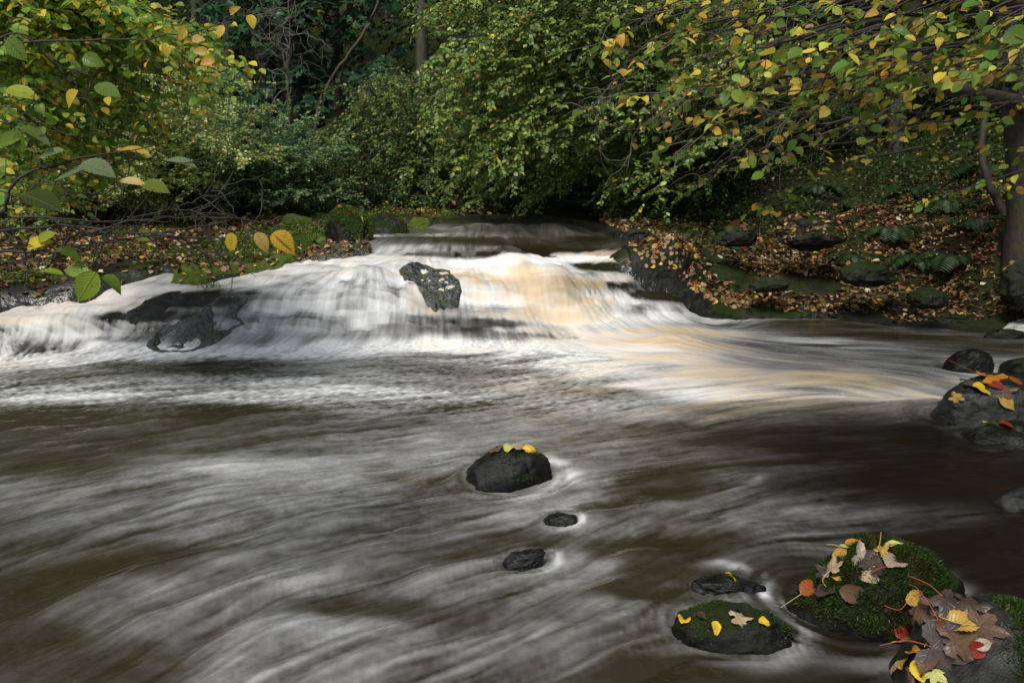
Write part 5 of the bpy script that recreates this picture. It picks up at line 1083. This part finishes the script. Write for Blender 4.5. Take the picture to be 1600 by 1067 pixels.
RL = [ # mossy boulder
 (1400,880,.085,35,'oval','pale brown','veined pale brown leaf lying apart on the right of the moss','red'),
 (1345,872,.11,60,'maple','pale brown','pale crumpled sycamore leaf near the top of the mossy boulder',None),
 (1368,888,.12,-110,'maple','dark brown','long dark brown sycamore leaf folded over the middle of the mossy boulder','pale'),
 (1338,930,.085,-70,'oval','brown','brown leaf hanging lowest on the face of the mossy boulder',None),
 (1325,860,.05,10,'oval','lime','small lime green leaf at the summit of the mossy boulder','pale'),
 (1335,851,.05,-15,'oval','orange','orange leaf scrap on the back edge of the mossy boulder',None),
 (1395,855,.06,5,'oval','lime','curled lime leaf with its stalk in the air on the mossy boulder','pale'),
 (1272,920,.085,20,'oval','rust','glossy rust red leaf on the left shoulder of the mossy boulder','pale'),
 (1270,887,.075,50,'oval','orange','narrow orange leaf above the rust red one',None),
 (1285,893,.06,100,'maple','purple brown','small purple brown leaf between the orange leaf and the tan one',None),
 (1302,885,.075,40,'maple','tan','crinkled tan leaf left of the pale sycamore leaf','pale'),
 (1310,905,.04,-40,'oval','golden brown','tiny golden leaf below the crinkled tan one',None),
 (1243,915,.06,60,'maple','golden brown','dry golden brown leaf at the left tip of the mossy boulder',None),
 (1380,862,.045,30,'maple','golden brown','small golden brown scrap behind the dark sycamore leaf',None),
 (1255,900,.05,80,'oval','brown','small brown leaf beside the dry golden brown one',None),
 # corner boulder
 (1390,1018,.075,170,'oval','yellow','spotted bright yellow leaf on the left of the corner boulder','pale'),
 (1429,1020,.05,-70,'oval','orange','small orange brown leaf right of the spotted yellow leaf',None),
 (1405,988,.045,90,'oval','red','deep red leaf standing behind the spotted yellow leaf',None),
 (1418,1004,.035,0,'oval','lime','thin lime leaf between the yellow and orange leaves','pale'),
 (1480,1020,.13,-40,'maple','purple brown','large wet purple brown sycamore leaf spread over the corner boulder','red'),
 (1440,965,.10,-120,'maple','brown','brown sycamore leaf at the top left of the corner boulder','red'),
 (1475,990,.10,-100,'maple','dark brown','dark sycamore leaf in the middle of the corner boulder','red'),
 (1435,938,.08,20,'oval','golden brown','curled brown leaf on the topmost edge of the corner boulder','red'),
 (1508,975,.08,0,'oval','golden brown','wet golden leaf on the right of the corner boulder','pale'),
 (1520,1015,.055,120,'oval','red','glossy red leaf beside the large purple brown one',None),
 (1535,1008,.04,20,'oval','pale brown','pale little leaf touching the glossy red leaf',None),
 (1440,1050,.06,-120,'oval','yellow','yellow leaf at the bottom edge of the photo',None),
 (1400,1046,.045,160,'oval','tan','pale tan leaf below the spotted yellow leaf',None),
 (1465,1058,.05,-60,'maple','lime','small green lobed leaf at the bottom edge of the photo',None),
 (1520,950,.09,-30,'maple','dark brown','dark crumpled leaf on the far right of the corner boulder',None),
 (1455,1003,.03,30,'oval','red','little red scrap above the orange brown leaf',None),
 (1425,1058,.06,90,'maple','brown','brown leaf partly under the bottom edge yellow leaf',None),
 (1462,945,.09,150,'maple','brown','brown crumpled leaf behind the curled one on the corner boulder',None),
 (1492,955,.10,-60,'maple','dark brown','wet dark leaf at the top of the heap on the corner boulder','red'),
 (1415,1035,.06,40,'oval','golden brown','golden brown leaf between the yellow and the tan leaves',None),
 (1450,1035,.07,-140,'oval','brown','brown leaf partly under the large purple brown one',None),
 (1465,975,.06,70,'oval','rust','rust coloured leaf in the middle of the corner boulder heap',None),
 (1500,1000,.10,10,'maple','brown','brown sycamore leaf under the glossy red leaf',None),
 (1545,985,.10,-35,'maple','brown','brown leaf trailing down the right side of the corner boulder','pale'),
 (1378,1040,.05,80,'oval','rust','small rust leaf at the lower left of the corner boulder',None),
 (1355,905,.06,130,'oval','tan','tan leaf tucked under the long dark sycamore leaf',None),
 (1312,872,.06,200,'oval','golden brown','golden brown leaf between the lime leaf and the tan leaf',None),
 (1290,925,.06,-30,'oval','dark brown','dark leaf low on the left face of the mossy boulder',None),
 # low rock and flat rock
 (1070,970,.06,60,'oval','yellow','orange yellow leaf drooping over the left end of the low rock',None),
 (1098,968,.05,-10,'oval','dark brown','dark curled leaf end on the low rock',None),
 (1118,985,.045,-75,'oval','yellow','thin yellow leaf hanging down the face of the low rock',None),
 (1160,970,.085,0,'maple','tan','pale dry leaf lying on top of the low rock',None),
 (1195,976,.04,-10,'oval','yellow','small yellow leaf at the right of the low rock',None),
 (1143,906,.06,-5,'oval','yellow','single yellow leaf on the flat black rock',None),
 # mid boulder
 (760,708,.09,90,'oval','golden brown','upright golden brown leaf at the left of the midstream boulder crown',None),
 (776,704,.09,20,'maple','brown','brown leaf beside the upright one on the midstream boulder',None),
 (795,700,.10,80,'oval','lime','green yellow leaf standing on the midstream boulder crown',None),
 (812,702,.09,5,'oval','tan','pale yellow leaf flat on the midstream boulder crown',None),
 (828,706,.08,-10,'oval','yellow','yellow leaf at the right of the midstream boulder crown',None),
 # right boulder
 (1475,610,.12,15,'oval','yellow','yellow leaf on the left slope of the long grey boulder',None),
 (1462,622,.09,10,'oval','orange','orange leaf at the waterline end of the long grey boulder',None),
 (1497,624,.10,-60,'maple','golden brown','small golden leaf on the face of the long grey boulder',None),
 (1555,592,.22,10,'maple','orange','large orange sycamore leaf on top of the long grey boulder','red'),
 (1520,600,.14,-10,'maple','purple brown','dark purplish leaf beside the large orange one',None),
 (1535,610,.12,-40,'oval','yellow','yellow leaf leaning below the large orange leaf',None),
 (1552,603,.11,120,'oval','red','red leaf in the middle of the leaf heap on the long grey boulder',None),
 (1573,612,.15,0,'maple','brown','broad brown leaf in the heap on the long grey boulder',None),
 (1573,630,.12,-60,'oval','golden brown','golden brown leaf hanging lowest from the heap',None),
 (1588,598,.10,0,'oval','rust','rust red leaf at the right edge of the heap',None),
 (1500,596,.12,20,'oval','tan','pale leaf tip pointing left out of the heap',None),
 (1548,663,.10,10,'oval','lime','lime green leaf on the glistening grey rock',None),
 (1575,666,.10,-10,'oval','red','red leaf on the glistening grey rock',None)]
for (a, b, s, an, kd, cl, lb, st) in RL: rock_leaf(a, b, s, an, kd, cl, lb, st)
# scattered leaves on mossy ledge of right bank and left rocks come with the litter
# ---- moss coats on the two foreground boulders
def moss_coat(o, n, L, seed, thr=-.15, xmin=None, bright=1.0):
    r_ = np.random.RandomState(seed); me = o.data; co = np.empty(len(me.vertices) * 3); me.vertices.foreach_get('co', co); co = co.reshape(-1, 3)
    me.calc_loop_triangles(); nf = len(me.loop_triangles); vi = np.empty(nf * 3, dtype=np.int32); me.loop_triangles.foreach_get('vertices', vi); vi = vi.reshape(-1, 3)
    A_, B_, C_ = co[vi[:, 0]], co[vi[:, 1]], co[vi[:, 2]]; cr = np.cross(B_ - A_, C_ - A_); ar = np.linalg.norm(cr, axis=1)
    nrm = cr / ar[:, None]; cen = (A_ + B_ + C_) / 3; f = fbm(cen * 7, 3, seed) + .35 * nrm[:, 2]
    wz_ = cen[:, 2] + o.location.z; pr = ar * (f > thr) * (wz_ > .02)
    if xmin is not None: pr = pr * xmin(cen)
    pr /= pr.sum(); k = r_.choice(nf, n, p=pr); u = r_.rand(n, 1); v = r_.rand(n, 1); sw = (u + v > 1); u = np.where(sw, 1 - u, u); v = np.where(sw, 1 - v, v)
    P_ = A_[k] + u * (B_ - A_)[k] + v * (C_ - A_)[k]; N_ = nrm[k]
    D_ = N_ * .8 + np.array([0, 0, -.55]) * (1 - N_[:, 2:3]) + r_.randn(n, 3) * .45
    t_ = (np.array([(0, .09, 0), (0, -.09, 0), (.6, .07, .05), (.6, -.07, .05), (1, 0, -.1)], float), np.array([(0, 1, 3), (0, 3, 2), (2, 3, 4)]))
    col = np.array([(.030, .058, .007)]) * bright * r_.uniform(.25, 2.2, (n, 1)) * np.where(fbm(P_ * 9, 3, seed + 2)[:, None] > .12, np.array([[1.5, .85, .9]]), 1.0) * (1 + .5 * fbm(P_ * 14, 3, seed + 3))[:, None] * (1 + .3 * r_.randn(n, 3) * [1, .3, .3])
    link_mesh('moss', leaf_mesh('moss', P_, D_, r_.randn(n, 3), L * r_.uniform(.5, 1.3, n), np.clip(col, .003, .5), t_, r_), M_LEAF, o)
moss_coat(r_moss, 32000, .014, 1, -.16, None, .75)
moss_coat(r_grey, 16000, .015, 2, -.4, lambda c: smooth((c[:, 0] + .01 - .25 * (c[:, 1] + .1)) / .06))
moss_coat(r_low, 2200, .008, 3, .22)
moss_coat(r_mid, 2200, .012, 4, .28)
for o_ in ROCKS:
    if o_['label'].startswith('mossy rock knob'): moss_coat(o_, 12000, .016, 7, -.35, None, 2.6)
moss_coat(r_A, 12000, .020, 5, -.02, lambda c: .12 + smooth((c[:, 0] * .7 + c[:, 2] - .05) / .15), 2.6); moss_coat(r_B, 9000, .020, 6, .05, None, 2.2)  # tall boulder: bright moss on crown and right paints its lit side
